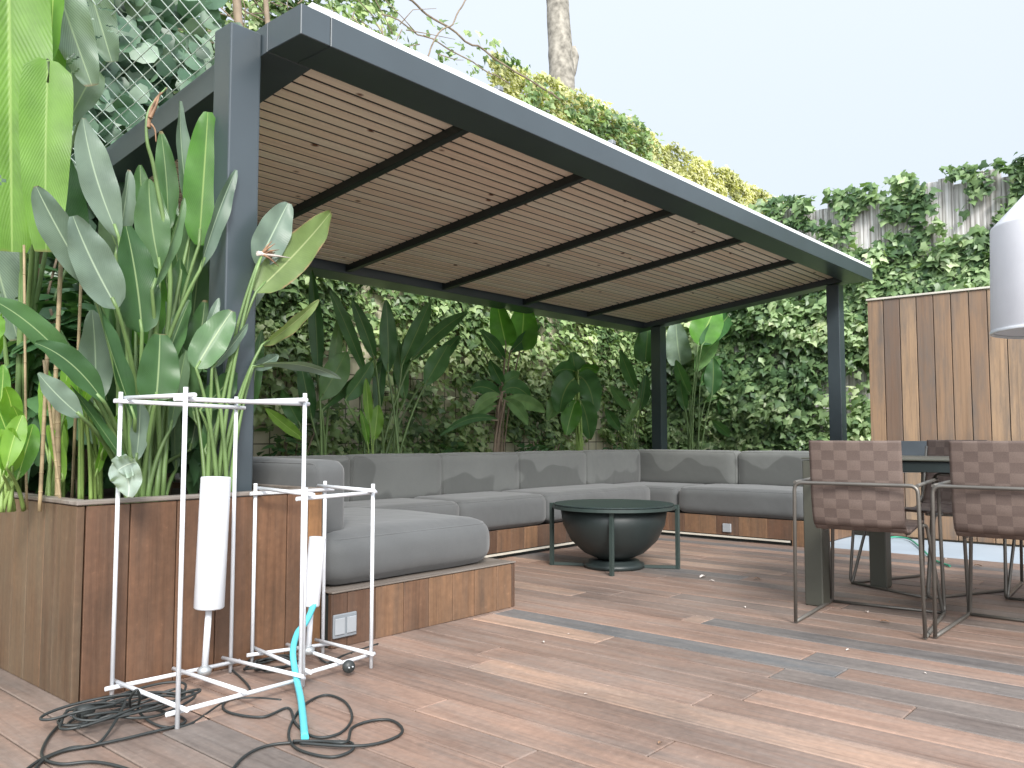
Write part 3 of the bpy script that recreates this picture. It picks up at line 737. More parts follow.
# ------------------------------------------------------------------ fence
fn = empty('plank_fence', (7.7, .5, 0), 'tall vertical-board wooden fence with a pale metal cap on the right', 'fence')
b = MB(); y = 2.455; k = 0
tones = [.62, .12, .85, .3, .5, .55, .45, .88, .92, .6]
while y > -4:
    b.box((7.70, y-.1325, 0), (7.722, y-.0035, 2.075), .002, tones[k] if k < len(tones) else None); y -= .136; k += 1
b.build('boards', M['fence'], fn)
b = MB(); b.box((7.685, -4, 2.078), (7.75, 2.46, 2.095), .002); b.build('cap', M['strip'], fn)
b = MB(); b.box((7.724, -4, .02), (7.74, 2.45, 2.07)); b.build('backing', M['darkmetal'], fn)
b = MB(); b.box((7.655, -4, .69), (7.698, 2.3, .825), .003); b.build('rail', plain('slate_rail', (.055, .067, .078), .5), fn)

# ------------------------------------------------------------------ pendant shade over the table
lc = Vector((4.66, .56, 0)); le = onx(991, 333, 4.66)
ps = empty('pendant_lamp', (lc.x, lc.y, 1.36), 'large white fabric pendant shade hanging over the table at the right edge', 'lamp')
rad = (ony(990, 333, 4.66*0+.9)-lc).length*0+.33
b = MB(); b.lathe([(rad, 1.36), (rad+.003, 1.37), (rad-.01, 1.855), (rad-.012, 1.865), (.08, 2.12), (.05, 2.13), (.048, 2.12), (rad-.02, 1.858), (rad-.013, 1.37), (rad, 1.36)], lc, 64); b.build('lamp_shade', M['shade'], ps)
b = MB(); b.lathe([(rad+.005, 1.352), (rad+.006, 1.366), (rad-.008, 1.366), (rad-.008, 1.352), (rad+.005, 1.352)], lc, 64); b.build('hem', M['white'], ps)
b = MB(); b.tube([lc+Vector((0, 0, 2.0)), lc+Vector((0, 0, 4.6))], .004, 6); b.build('cord', M['cable'], ps)

# ------------------------------------------------------------------ white rod lantern frames and tube lamps
def rodframe(C4, zt, label, r=.0072):
    """C4: left-far, left-near, right-far, right-near corner points"""
    A, B_, C_, D_ = [Vector((x, y, 0)) for x, y in C4]
    root = empty('rod_frame', A.lerp(D_, .5), label, 'frame', 'white rod frames')
    for p in (A, B_, C_, D_):
        b = MB(); b.tube([p, p+Vector((0, 0, zt))], r, 8); b.build('post', M['white'], root)
    o_ = 2*r
    for z, nm in ((.04, 'base_rod'), (zt-.036, 'top_rod')):
        for (p, q, dz, off) in ((A, C_, 0, Vector((0, -o_, 0))), (B_, D_, 0, Vector((0, o_, 0))), (A, B_, o_, Vector((o_, 0, 0))), (C_, D_, o_, Vector((-o_, 0, 0)))):
            d = (q-p).normalized(); w = random.uniform(-.006, .006)
            b = MB(); b.tube([p-d*.028+off+Vector((0, 0, z+dz+w)), q+d*.028+off+Vector((0, 0, z+dz-w))], r, 8); b.build(nm, M['white'], root)
    m1 = A.lerp(C_, .5); m2 = B_.lerp(D_, .5)
    b = MB(); b.tube([m1+Vector((0, .01, .04+o_)), m2+Vector((0, -.01, .04+o_))], r, 8); b.build('cross_bar', M['white'], root)
    return root, m1, m2
rf1, m1, m2 = rodframe([(1.24, 2.80), (1.247, 2.381), (1.665, 2.80), (1.691, 2.407)], 1.003, 'tall white rod frame with a limp leaf caught on its left post')
rf2, m3, m4 = rodframe([(1.765, 2.82), (1.735, 2.455), (2.045, 2.765), (2.035, 2.456)], .678, 'short white rod frame behind the tall one, in front of the bench socket')
def tubelamp(foot, v_bot, ubot, utop, v_top, r, label):
    """foot ground px; tube from (ubot,v_bot) to (utop,v_top) px on the plane through the foot"""
    F_ = onz(*foot); Y = F_.y; p = ony(ubot, v_bot, Y); q = ony(utop, v_top, Y-.01)
    root = empty('tube_lamp', F_, label, 'lamp', 'white tube lamps')
    ax = (q-p); Ln = ax.length
    b = MB(); b.lathe([(0, .004), (r*.94, 0), (r, .004), (r, Ln-.004), (r*.96, Ln), (r*.9, Ln-.01), (0, Ln-.012)], p, 32, axis=ax); b.build('tube_shade', M['white'], root)
    b = MB(); b.tube([F_+Vector((0, 0, .06)), p], .011, 10); b.build('stem', M['white'], root)
    b = MB(); b.lathe([(0, .05), (.022, .052), (.024, .07), (.012, .08), (0, .082)], F_, 16); b.build('foot', M['bulb_metal'], root)
    return p, q
tp, tq = tubelamp((204, 690), 608, 209, 216, 477, .05, 'large leaning white tube lamp inside the tall rod frame')
sp_, sq_ = tubelamp((308, 668), 606, 311, 317.5, 537, .031, 'small leaning white tube lamp inside the short rod frame')

# ------------------------------------------------------------------ cables, hose, cyan tube
def smooth(P, n=8):
    Q = []; N = len(P)
    for i in range(N-1):
        a, b_, c, d = P[max(i-1, 0)], P[i], P[i+1], P[min(i+2, N-1)]
        for k in range(n):
            t = k/n; Q.append(.5*((2*b_)+(c-a)*t+(2*a-5*b_+4*c-d)*t*t+(3*b_-a-3*c+d)*t**3))
    Q.append(P[-1]); return Q
def gpoly(pts, z=.006): return [onz(p[0], p[1], (p[2] if len(p) > 2 else z)) for p in pts]
def cable(name, P, r, label, cat='cable', mat='cable', grp=None):
    b = MB(); b.tube(smooth(P), r, 7); o = b.build(name, M[mat]); tag(o, label, cat, grp); return o
# left coil
Q = []
c0 = onz(128, 716)
for k in range(150):
    a = k*.235+1.0; rr = .17+.035*math.sin(k*.37)+.02*math.sin(k*.91)
    Q.append(Vector((c0.x+rr*1.15*math.cos(a)*.9+.03*math.sin(k*.21), c0.y+rr*math.sin(a)*.62+.03*math.cos(k*.17)-.03*math.sin(a), .008+.018*(.5+.5*math.sin(k*.61))+.0002*k)))
Q += gpoly([(100, 742), (70, 748), (40, 760), (20, 775)])
pr = cable('cable_coil', Q, .0042, 'tangled coil of black cable lying at the foot of the tall frame', grp='black cables')
cable('cable', gpoly([(78, 728, .03), (100, 716, .03), (135, 706), (165, 712), (185, 722), (140, 735), (95, 745), (60, 752), (38, 765), (28, 790)]), .0042, 'black cable looping left out of the coil towards the photo corner', grp='black cables')
cable('cable', gpoly([(62, 722), (48, 738), (42, 756), (60, 764), (95, 762), (130, 770), (150, 785)]), .0042, 'black cable curving along the bottom left edge of the photo', grp='black cables')
cable('cable', [onz(134, 712, .01), onz(130, 705, .05), onz(131, 696, .09), onz(137, 690, .11), onz(140, 698, .08), onz(139, 712, .02), onz(160, 726, .008), onz(190, 724), onz(225, 702), onz(252, 698), onz(281, 700)], .004, 'black cable standing up in a small loop beside the tall frame', grp='black cables')
cable('cable', gpoly([(230, 668), (250, 690), (225, 702), (228, 712), (262, 717), (288, 708), (296, 724), (315, 737), (340, 733), (352, 718), (345, 702), (325, 695), (303, 706), (289, 730), (296, 748), (330, 757), (352, 750), (348, 742), (310, 742), (270, 745), (245, 756), (228, 775)]), .004, 'black cable making a big ring around the foot of the cyan tube', grp='black cables')
cable('cable', gpoly([(300, 743, .012), (345, 746, .012), (375, 744), (398, 736), (402, 728), (390, 720), (370, 721), (352, 728), (346, 742, .018), (320, 741, .016), (293, 741, .014)]), .0042, 'black cable looping right of the cyan tube', grp='black cables')
Q = []
c1 = onz(272, 668)
for k in range(80):
    a = k*.26; rr = .085+.02*math.sin(k*.4); Q.append(Vector((c1.x+rr*math.cos(a), c1.y+rr*.8*math.sin(a), .008+.015*(.5+.5*math.sin(k*.7)))))
Q += [onz(290, 655, .01), onz(300, 640, .08), onz(312, 622, .15)]
cable('cable_coil', Q, .004, 'small coil of black cable behind the tall frame between the two lamps', grp='black cables')
cable('cable', [onz(246, 664, .01), onz(262, 648, .02), onz(285, 640, .02), onz(308, 643, .02), onz(325, 662, .01), onz(345, 655), onz(378, 644)], .0045, 'thin black cable arching past the short frame towards the bench', grp='black cables')
b = MB(); pp = onz(348, 675)
b.lathe([(0, 0), (.021, .0), (.023, .01), (.021, .022), (0, .024)], pp+Vector((0, 0, .03)), 18, axis=(-.5, -1, .25)); o = b.build('cable_plug', M['cable']); tag(o, 'round black plug lying beside the short frame', 'plug', 'black plugs')
o2 = MB(); c2 = pp+Vector((-.012, -.026, .035)); dirp = Vector((-.5, -1, .25)).normalized()
for s in (-1, 1): o2.tube([c2+Vector((.008*s, 0, 0)), c2+Vector((.008*s, 0, 0))+dirp*.018], .0028, 6)
o2.build('pin', M['bulb_metal'], o)
b = MB(); pp = onz(76, 722); b.lathe([(0, 0), (.018, 0), (.019, .03), (.01, .05), (0, .055)], pp+Vector((0, 0, .025)), 16, axis=(1, -.2, .1)); o = b.build('cable_plug', M['cable']); tag(o, 'black plug with pins at the left end of the tangled coil', 'plug', 'black plugs')
o2 = MB()
for s in (-1, 1): o2.tube([pp+Vector((0, .007*s, .025)), pp+Vector((-.02, .007*s+.004, .023))], .0025, 6)
o2.build('pin', M['bulb_metal'], o)
yy = sp_.y-.03
P = [sp_+Vector((.0, -.02, .01)), ony(306, 622, yy-.02), ony(297, 634, yy-.05), ony(293, 652, yy-.1), ony(296, 676, yy-.17), ony(301, 700, 2.27), onz(305, 738, .01)]
cable('plastic_tube', P, .0115, 'glossy cyan plastic tube bending down from the small lamp to the deck', 'tube', 'cyan')
cable('garden_hose', [onz(u, v, .01) for u, v in ((880, 540), (894, 537), (909, 539), (920, 547), (933, 559), (950, 566))], .007, 'thin green hose on the pale paving beyond the table', 'hose', 'hose')

# ------------------------------------------------------------------ blades and plants
def tear(b, n, m, rs, k):
    """split a banana blade into strips: narrow slits from the edge towards the midrib"""
    fs = list(b.bm.faces); kill = []
    for _ in range(k):
        i = rs.randrange(int(n*.1), int(n*.9)); dpt = rs.randint(m//2-3, m//2-1); sd = rs.random() < .5
        for q in range(dpt):
            j = q if sd else m-1-q; ii = min(n-1, i+int(.6*(dpt-q)) if True else i)
            kill.append(fs[ii*m+j])
    bmesh.ops.delete(b.bm, geom=list(set(kill)), context='FACES')
def blade_mesh(P0, P1, w, bend=Vector((0, 0, 0)), nrm=None, fold=.25, wav=.05, shape=(1.0, .6), n=18, m=8, ragged=0, seed=0):
    b = MB(); P0, P1 = Vector(P0), Vector(P1); C = (P0+P1)/2+bend
    if ragged: n, m = 90, 14
    rs = random.Random(seed); ph = rs.uniform(0, 6)
    cam = Vector((0, 0, CH)); rows = []; tw = rs.uniform(-.45, .45) if n > 10 and not ragged else 0
    if n > 10 and not ragged: C = C+Vector((rs.uniform(-1, 1), rs.uniform(-.5, .5), rs.uniform(-1, 1)))*.06*(P1-P0).length
    cuts = sorted(rs.uniform(.1, .95) for _ in range(ragged))
    for i in range(n+1):
        t = i/n
        p = P0*(1-t)**2+C*2*t*(1-t)+P1*t*t
        T = ((C-P0)*(1-t)+(P1-C)*t).normalized()
        Nn = nrm if nrm is not None else (cam-p).normalized()
        if tw: Nn = Matrix.Rotation(tw*(t-.3)*2, 3, T) @ Nn
        Sx = T.cross(Nn)
        Sx = Sx.normalized() if Sx.length > 1e-4 else T.orthogonal().normalized()
        N2 = Sx.cross(T).normalized()
        hw = w*.5*max(.03, math.sin(math.pi*min(1, t**shape[0]*.97+.015))**shape[1])
        row = []
        for j in range(m+1):
            v = 2*j/m-1
            rip = wav*w*math.sin(t*17+ph+v*2)*abs(v)**2
            q = p+Sx*(v*hw*math.cos(fold))+N2*(abs(v)*hw*math.sin(fold)+rip)
            row.append((b.bm.verts.new(q), (j/m, t)))
        rows.append(row)
    for i in range(n):
        for j in range(m):
            f = b.bm.faces.new([rows[i][j][0], rows[i][j+1][0], rows[i+1][j+1][0], rows[i+1][j][0]]); f.smooth = True
            for lp, q in zip(f.loops, (rows[i][j], rows[i][j+1], rows[i+1][j+1], rows[i+1][j])): lp[b.uv].uv = q[1]
    if ragged: tear(b, n, m, rs, ragged*3)
    return b
def stalk_pts(A, Bp, k=.5):
    C = Vector((A.x*(1-.25)+Bp.x*.25, A.y*(1-.25)+Bp.y*.25, A.z+(Bp.z-A.z)*.62))
    return [A*(1-t)**2+C*2*t*(1-t)+Bp*t*t for t in [i/10 for i in range(11)]]
def leaf(root, crown, P0, P1, w, mat, stalkmat, bend=Vector((0, 0, 0)), sr=.011, seed=0, roll=0.0, label=None, **kw):
    if 'nrm' not in kw and roll:
        mid = (Vector(P0)+Vector(P1))/2; ax = (Vector(P1)-Vector(P0)).normalized()
        nn = (Vector((0, 0, CH))-mid).normalized(); nn = Matrix.Rotation(roll, 3, ax) @ nn; kw['nrm'] = nn
    lf = blade_mesh(P0, P1, w, bend, seed=seed, **kw).build('leaf', mat, root, label, auto=False)
    if crown is not None:
        b = MB(); pts = stalk_pts(Vector(crown), Vector(P0)); pts.append(Vector(P0).lerp(Vector(P1), .12)+bend*.1)
        b.tube(pts, lambda t: sr*(1-.5*t), 7); b.build('stalk', stalkmat, lf)
    return lf
G, GG, GN, GB = M['strel'], M['strel_grey'], M['strel_green'], M['strel_brown']
def pxplant(name, crown, label, cat, group, rows, stalkmat, sr=.011, spread=.05, dy=0.0):
    root = empty(name, crown, label, cat, group)
    for k, r_ in enumerate(rows):
        bx, by, tx, ty, w, Y, mat = r_[:7]; o_ = r_[7] if len(r_) > 7 else {}
        P0 = ony(bx, by, Y+o_.get('db', 0)+dy); P1 = ony(tx, ty, Y+o_.get('dt', 0)+dy)
        dpt = (P0+P1)/2; dist = dpt.x*FW[0]+dpt.y*FW[1]; W = 1.05*w*dist/FPX/max(.3, math.cos(o_.get('fold', .25)))
        bd = Vector(o_.get('bend', (0, 0, 0)))
        cr = Vector(crown)+Vector((random.uniform(-spread, spread), random.uniform(-spread, spread), 0))
        if o_.get('cx') is not None: cr = ony(o_['cx'], 560, Y); cr.z = crown[2]; cr.y = max(cr.y, py0+.06)
        leaf(root, None if o_.get('nostalk') else cr, P0, P1, W, mat, stalkmat, bd, sr, seed=k*7+len(rows), roll=o_.get('roll', 0), fold=o_.get('fold', .25), wav=o_.get('wav', .05), shape=o_.get('shape', (.95, .7)), ragged=o_.get('ragged', 0))
    return root
cA = ony(140, 500, 3.12); cA.z = .6
pxplant('strelitzia', cA, 'big strelitzia with grey-green paddle leaves filling the planter corner', 'plant', 'strelitzias in the planter', [
    (119, 238, 83, 118, 34, 3.05, GG, dict(roll=.2, bend=(-.02, 0, 0))),
    (116, 255, 129, 170, 20, 3.1, GG, dict(roll=.9, fold=.5)),
    (93, 290, 36, 186, 31, 2.98, GG, dict(bend=(-.02, 0, .03), roll=-.3)),
    (80, 262, 46, 181, 17, 3.15, GG, dict(roll=.6)),
    (117, 308, 73, 216, 40, 2.93, GG, dict(roll=.2, shape=(.75, .6))),
    (168, 230, 161, 131, 21, 3.2, G, dict(roll=.4)),
    (193, 225, 180, 101, 18, 3.15, GG, dict(roll=.6, fold=.45)),
    (199, 245, 208, 112, 36, 3.1, GN, dict(fold=.1, shape=(.8, .5))),
    (200, 270, 236, 170, 18, 2.96, GG, dict(roll=.7, fold=.5)),
    (160, 268, 149, 179, 32, 3.05, G, dict(shape=(.9, .6))),
    (142, 332, 126, 226, 38, 2.98, G, dict(shape=(.7, .45), roll=.2)),
    (152, 290, 184, 198, 14, 2.92, G, dict(roll=1.0, fold=.6)),
    (156, 400, 160, 334, 38, 2.90, G, dict(shape=(.65, .4), roll=.1, wav=.03)),
    (150, 345, 145, 250, 34, 3.2, GN, dict(shape=(.8, .5))),
    (175, 345, 180, 258, 24, 3.15, G, {}), (110, 350, 118, 250, 26, 3.3, G, {}),
    (95, 405, 92, 310, 34, 3.25, GG, dict(roll=.4)),
    (135, 420, 96, 300, 22, 2.95, G, dict(roll=.8, fold=.5)),
    (104, 402, 35, 343, 27, 2.92, G, dict(bend=(0, 0, .05), roll=.4)),
    (80, 376, -14, 297, 26, 2.95, G, dict(bend=(0, 0, .05), roll=.3)),
    (82, 417, 38, 373, 24, 2.93, GG, dict(roll=.3)),
    (180, 300, 168, 205, 26, 3.3, G, {}), (165, 330, 200, 240, 22, 3.28, GN, dict(roll=.4)),
    (128, 350, 88, 250, 26, 3.45, G, {}), (168, 300, 172, 160, 24, 3.5, G, {}), (140, 380, 132, 290, 26, 3.5, GN, {}), (190, 340, 200, 250, 24, 3.4, G, dict(roll=.2)), (112, 420, 100, 350, 22, 3.4, G, {}), (165, 450, 160, 390, 24, 3.35, G, {}), (136, 460, 140, 400, 20, 3.0, GG, dict(roll=.5)), (190, 450, 200, 395, 20, 3.2, G, {}),
    (136, 300, 100, 205, 30, 3.3, G, {}), (185, 290, 196, 190, 26, 3.25, G, dict(roll=.4)), (150, 250, 140, 165, 22, 3.35, G, dict(roll=.3)), (160, 380, 190, 300, 24, 3.1, G, dict(roll=-.4)),
    (170, 430, 186, 350, 18, 3.05, G, dict(roll=.6)), (125, 390, 112, 300, 20, 3.15, G, dict(roll=.7)), (146, 440, 122, 360, 18, 3.25, GN, dict(roll=.3)), (185, 400, 150, 300, 24, 3.4, G, {}), (105, 440, 60, 330, 20, 3.3, G, dict(roll=.5)), (176, 470, 176, 390, 16, 3.2, G, dict(roll=.8)),
    (130, 470, 70, 385, 14, 3.0, G, dict(roll=.8)), (150, 470, 150, 380, 20, 3.2, G, {}),
], M['stalk'], .012, .07)
cB = ony(212, 500, 2.96); cB.z = .6; cB.y = 2.93
stB = pxplant('strelitzia', cB, 'strelitzia leaning right past the near post, one leaf tip scorched brown', 'plant', 'strelitzias in the planter', [
    (257, 265, 288, 203, 33, 2.9, GG, dict(roll=.2, shape=(.8, .55))),
    (256, 292, 331, 212, 34, 2.88, GB, dict(shape=(.75, .55), fold=.1)),
    (262, 345, 319, 300, 16, 2.9, GB, dict(roll=.8, bend=(0, 0, -.03))),
    (252, 366, 341, 379, 13, 2.88, GG, dict(roll=1.0, bend=(0, 0, .05))),
    (253, 368, 278, 355, 14, 2.95, GG, dict(roll=.4)),
    (196, 368, 232, 311, 32, 2.9, G, dict(shape=(.8, .5), roll=-.2)),
    (212, 368, 248, 324, 12, 2.88, GG, dict(roll=.9)),
    (206, 330, 219, 298, 9, 2.95, GG, dict(roll=.3)),
    (200, 410, 236, 372, 26, 2.95, G, dict(roll=.3)), (210, 440, 216, 360, 18, 3.2, G, dict(cx=200)), (218, 300, 226, 220, 20, 3.3, G, dict(cx=225)), (195, 420, 180, 345, 20, 3.1, G, {}), (225, 330, 270, 270, 20, 3.2, GG, dict(cx=240)),
    (190, 380, 205, 300, 26, 3.15, G, {}), (205, 450, 224, 400, 20, 3.0, G, {}), (250, 420, 262, 330, 14, 3.2, G, dict(cx=235))
], M['stalk'], .010, .05)
def flower(root, base, head, dirv, seed, stalkbase, matp='petal'):
    b = MB(); b.tube(stalk_pts(Vector(stalkbase), Vector(head)), lambda t: .009*(1-.4*t), 7); st = b.build('flower_stalk', M['stalk'], root)
    rs = random.Random(seed); b = MB()
    for k in range(9):
        d = (Vector(dirv)+Vector((rs.uniform(-.9, .9), rs.uniform(-.5, .5), rs.uniform(-.9, .9)))).normalized()
        b.tube([Vector(head), Vector(head)+d*.035+Vector((0, 0, .004)), Vector(head)+d*rs.uniform(.05, .085)], lambda t: .006*(1-t)+.0008, 5, rnd=.3)
    b.build('dried_flower', M[matp], st)
    b = MB(); h = Vector(head); dd = Vector(dirv).normalized(); b.tube([h-dd*.02, h+dd*.04, h+dd*.13], lambda t: .0095*(1-t)+.001, 6); b.build('beak', M['cream'], st)
flower(stB, None, ony(262, 254, 2.86), (1, 0, .05), 3, cB)
stA = [o for o in S.objects if o.name == 'strelitzia'][0]
hA = ony(150, 140, 3.02)
b = MB(); b.tube(smooth([cA, ony(170, 300, 3.05), ony(156, 180, 3.03), ony(147, 140, 3.02), ony(149, 110, 3.02), ony(166, 88, 3.02)]), lambda t: .011*(1-.7*t), 7)
stt = b.build('flower_stalk', M['stalk'], stA); b = MB()
b.tube(smooth([ony(148, 128, 3.02), ony(150, 112, 3.02), ony(157, 98, 3.02), ony(167, 88, 3.02)]), lambda t: .011*(1-.8*t), 7)
b.tube(smooth([ony(150, 118, 3.01), ony(156, 106, 3.0), ony(160, 92, 3.0)]), lambda t: .008*(1-.8*t), 6)
b.tube(smooth([ony(151, 124, 3.01), ony(155, 130, 3.0), ony(156, 142, 3.0)]), lambda t: .005*(1-.7*t), 6)
b.build('dried_flower', M['petal'], stt)

# limp leaf on the tall frame
root = empty('limp_leaf', ony(124, 478, 2.76), 'pale crumpled leaf hanging on the left post of the tall white frame', 'leaf')
P = ony(122, 462, 2.78)
blade_mesh(ony(112, 463, 2.775), ony(128, 497, 2.74), .11, Vector((.045, 0, .02)), fold=.5, wav=.16, shape=(.7, .4), seed=3).build('leaf_blade', M['pale'], root, auto=False)
blade_mesh(ony(118, 470, 2.765), ony(136, 462, 2.73), .085, Vector((0, 0, .01)), fold=.3, wav=.18, shape=(.7, .4), seed=8).build('leaf_fold', M['pale'], root, auto=False)

# lime shoots
def shoots(cx, Y, n, hmin, hmax, label, seed, w=16, mat='lime', lean=18, name='ginger_plant', grp='lime green shoots in the planter'):
    rs = random.Random(seed); c = ony(cx, 500, Y); c.z = .6
    root = empty(name, c, label, 'plant', grp)
    for k in range(n):
        bx = cx+rs.uniform(-lean*.7, lean*.7); top = rs.uniform(hmin, hmax); tx = bx+rs.uniform(-lean, lean)
        Yk = Y+rs.uniform(-.12, .12); L_ = rs.uniform(28, 60)
        P0 = ony(bx, top+L_, Yk); P1 = ony(tx, top, Yk+rs.uniform(-.1, .05))
        dist = P0.x*FW[0]+P0.y*FW[1]
        leaf(root, c+Vector((rs.uniform(-.06, .06), rs.uniform(-.06, .06), 0)), P0, P1, rs.uniform(.6, 1.2)*w*dist/FPX, M[mat], M['stalk_lime'], Vector((0, 0, rs.uniform(0, .03))), .008, seed=seed*31+k, roll=rs.uniform(-.9, .9), n=12, m=6)
shoots(12, 3.15, 9, 385, 440, 'bright lime shoots at the left end of the planter', 1, 20)
shoots(52, 3.25, 7, 340, 430, 'lime green shoots growing among the tan canes', 2, 14)
shoots(90, 3.2, 9, 350, 440, 'lime shoots just left of the big strelitzia stems', 4, 15)
shoots(-15, 3.5, 8, 300, 420, 'lime shoots cut by the left photo edge', 5, 22)
# canes
for k, (u0, u1, v1, Y, r, lab) in enumerate([(27, 24, 245, 3.2, .006, 'thin tan cane nearest the left edge'), (40, 48, 340, 3.1, .009, 'short leaning cane with a broken top'), (50, 61, 262, 3.3, .011, 'tallest tan cane beside the banana leaf'),
        (62, 44, 360, 3.05, .007, 'crossing cane leaning left'), (72, 81, 282, 3.35, .008, 'pale cane nearest the big strelitzia'), (58, 58, 380, 3.15, .013, 'thick short brown cane in the middle of the lime shoots')]):
    p = ony(u0, 500, Y); p.z = .6; q = ony(u1, v1, Y); b = MB()
    N_ = 9; pts = [p.lerp(q, i/N_) for i in range(N_+1)]
    r = r*.75; b.tube(pts, r, 8)
    for i in range(1, N_): b.tube([pts[i]-Vector((0, 0, .002)), pts[i]+Vector((0, 0, .002))], r*1.12, 8)
    tag(b.build('bamboo_cane', M['cane']), lab, 'cane', 'tan canes in the planter')
# banana
cBn = Vector((1.25, 3.75, .6)); BA, BG_ = M['banana'], M['banana_grey']
bn_ = pxplant('banana_plant', cBn, 'banana plant with huge bright green leaves at the top left edge', 'plant', None, [
    (8, -55, 12, 252, 74, 3.25, BA, dict(fold=.15, wav=.03, shape=(.6, .35), ragged=1)),
    (48, 60, 46, 252, 46, 3.15, BA, dict(fold=.12, wav=.03, shape=(.5, .3))),
    (30, -70, 40, 130, 60, 3.5, BA, dict(fold=.2, shape=(.6, .4), ragged=1)),
    (40, -60, 92, 86, 44, 3.4, BG_, dict(fold=.3, wav=.1, shape=(.6, .4), ragged=4)),
    (75, -60, 112, 62, 38, 3.7, BG_, dict(fold=.3, wav=.1, shape=(.6, .4), ragged=5)),
    (55, -50, 50, 66, 26, 3.3, M['lime'], dict(roll=.6)),
    (96, 70, 66, 128, 30, 3.6, G, dict(shape=(.7, .5))), (60, 100, 78, 60, 26, 3.75, G, dict(shape=(.7, .5))),
    (-25, 190, 18, 340, 44, 3.7, BG_, dict(fold=.3, shape=(.6, .4), ragged=3)),
    (-30, 330, -5, 200, 50, 3.9, G, {}), (70, 260, 52, 140, 42, 3.9, M['back'], dict(shape=(.7, .5))),
], M['stalk'], .012, .05)
for k in (0, 1): pass
# dark broad-leaved shrubs and ivy-like shrub behind the planter plants
def shrub(name, c, rad, hgt, n, size, mat, label, seed, grp, shape=LEAF, stems=5, hang=False):
    rs = np.random.default_rng(seed); c = Vector(c)
    root = empty(name, c, label, 'shrub', grp)
    P = rs.normal(0, 1, (n, 3)); P /= np.linalg.norm(P, axis=1, keepdims=True); P *= (rs.random((n, 1))**.45)
    lump = np.array([.75+.5*nz(p[0]+seed, p[1], p[2], 1.8) for p in P])[:, None]
    P = P*lump*np.array([rad, rad, hgt/2])+np.array([c.x, c.y, c.z+hgt*.52])
    P[:, 2] = np.maximum(P[:, 2], c.z+.03)
    N = P-np.array([c.x, c.y, c.z+hgt*.4]); N /= np.linalg.norm(N, axis=1, keepdims=True)+1e-6; N[:, 2] += .6; N += rs.normal(0, .4, (n, 3))
    D = rs.normal(0, .6, (n, 3)); D[:, 2] -= .8
    if hang: N = rs.normal(0, .45, (n, 3))+np.array([-.4, -1, .1])     # leaves hanging face-on along the net
    leaf_cloud('foliage', P, N, D, size*rs.uniform(.6, 1.3, n), np.clip(rs.normal(.5, .3, n), 0, 1), mat, root, shape)
    b = MB(); r2 = random.Random(seed)
    for k in range(stems):
        q = c+Vector((r2.uniform(-1, 1)*rad*.6, r2.uniform(-1, 1)*rad*.6, hgt*r2.uniform(.6, .9))); b.tube(stalk_pts(c, q), lambda t: .014*(1-.6*t), 6)
    b.build('stem', M['vine'], root)
SGp = 'shrubs behind the planter'
def at(u, v, Y, z=.0): p = ony(u, v, Y); return (p.x, p.y, z)
shrub('broadleaf_shrub', at(10, 400, 4.3), .5, 2.3, 420, .15, M['darkleaf'], 'dark broad-leaved shrub at the far left behind the lime shoots', 21, SGp, LEAF)
shrub('broadleaf_shrub', at(70, 400, 4.7), .5, 2.2, 480, .13, M['darkleaf'], 'dark shrub filling the gap behind the tan canes', 22, SGp, LEAF)
shrub('broadleaf_shrub', at(150, 400, 4.9), .45, 2.0, 420, .12, M['darkleaf'], 'dark shrub behind the big strelitzia', 23, SGp, LEAF2)
shrub('net_shrub', at(150, 90, 5.35, .0), .75, 4.6, 1900, .13, M['teal'], 'cool green large-leaved shrub showing through the pale net', 24, SGp, ROUND, hang=True)
shrub('net_shrub', at(60, 60, 5.1, .0), .6, 4.8, 1300, .14, M['teal'], 'cool green shrub behind the grey banana leaf', 25, SGp, ROUND, hang=True)

# plants between the sofa and the wall (traced by eye, each at its own depth)
shrub('low_shrub', (1.72, 3.42, .58), .26, .75, 300, .1, M['darkleaf'], 'dark leafy shrub crowded in the planter behind the near post', 41, SGp, LEAF2)
K = M['back']; MS = M['stalk']
def bp(u, Y): p = ony(u, 450, Y); return (p.x, Y, 0)
PG = 'tropical plants between the sofa and the ivy wall'
pxplant('bird_of_paradise', bp(385, 5.0), 'tall dark bird of paradise behind the sofa, left of centre', 'plant', PG, [
    (388, 372, 386, 300, 17, 5.0, K, {}), (402, 365, 430, 302, 17, 5.0, K, {}), (412, 360, 468, 312, 14, 5.0, K, dict(bend=(0, 0, .1))),
    (375, 360, 352, 300, 14, 5.0, K, {}), (366, 375, 330, 290, 13, 5.1, K, dict(bend=(0, 0, .05))), (425, 385, 448, 345, 20, 4.9, K, {}), (430, 372, 460, 336, 13, 5.1, K, {}),
    (345, 400, 372, 362, 20, 4.85, K, dict(roll=.5)), (395, 385, 410, 330, 14, 5.2, K, {}), (378, 415, 384, 350, 12, 5.2, K, {}), (405, 400, 398, 340, 14, 5.1, K, {}), (360, 385, 400, 345, 10, 5.2, K, dict(roll=.9))], MS, .013, .16)
pxplant('bird_of_paradise', bp(322, 4.95), 'shorter bird of paradise just right of the near post behind the sofa', 'plant', PG, [
    (320, 400, 346, 352, 26, 4.9, K, dict(roll=.3)), (322, 410, 375, 356, 14, 4.9, K, dict(roll=.9)), (312, 420, 300, 360, 16, 5.0, K, {}), (318, 380, 312, 270, 14, 5.2, K, {}), (330, 390, 340, 310, 12, 5.2, K, {}),
    (300, 425, 282, 390, 16, 5.0, K, {}), (305, 440, 265, 408, 12, 4.9, M['lime'], dict(roll=.3))], MS, .014, .1)
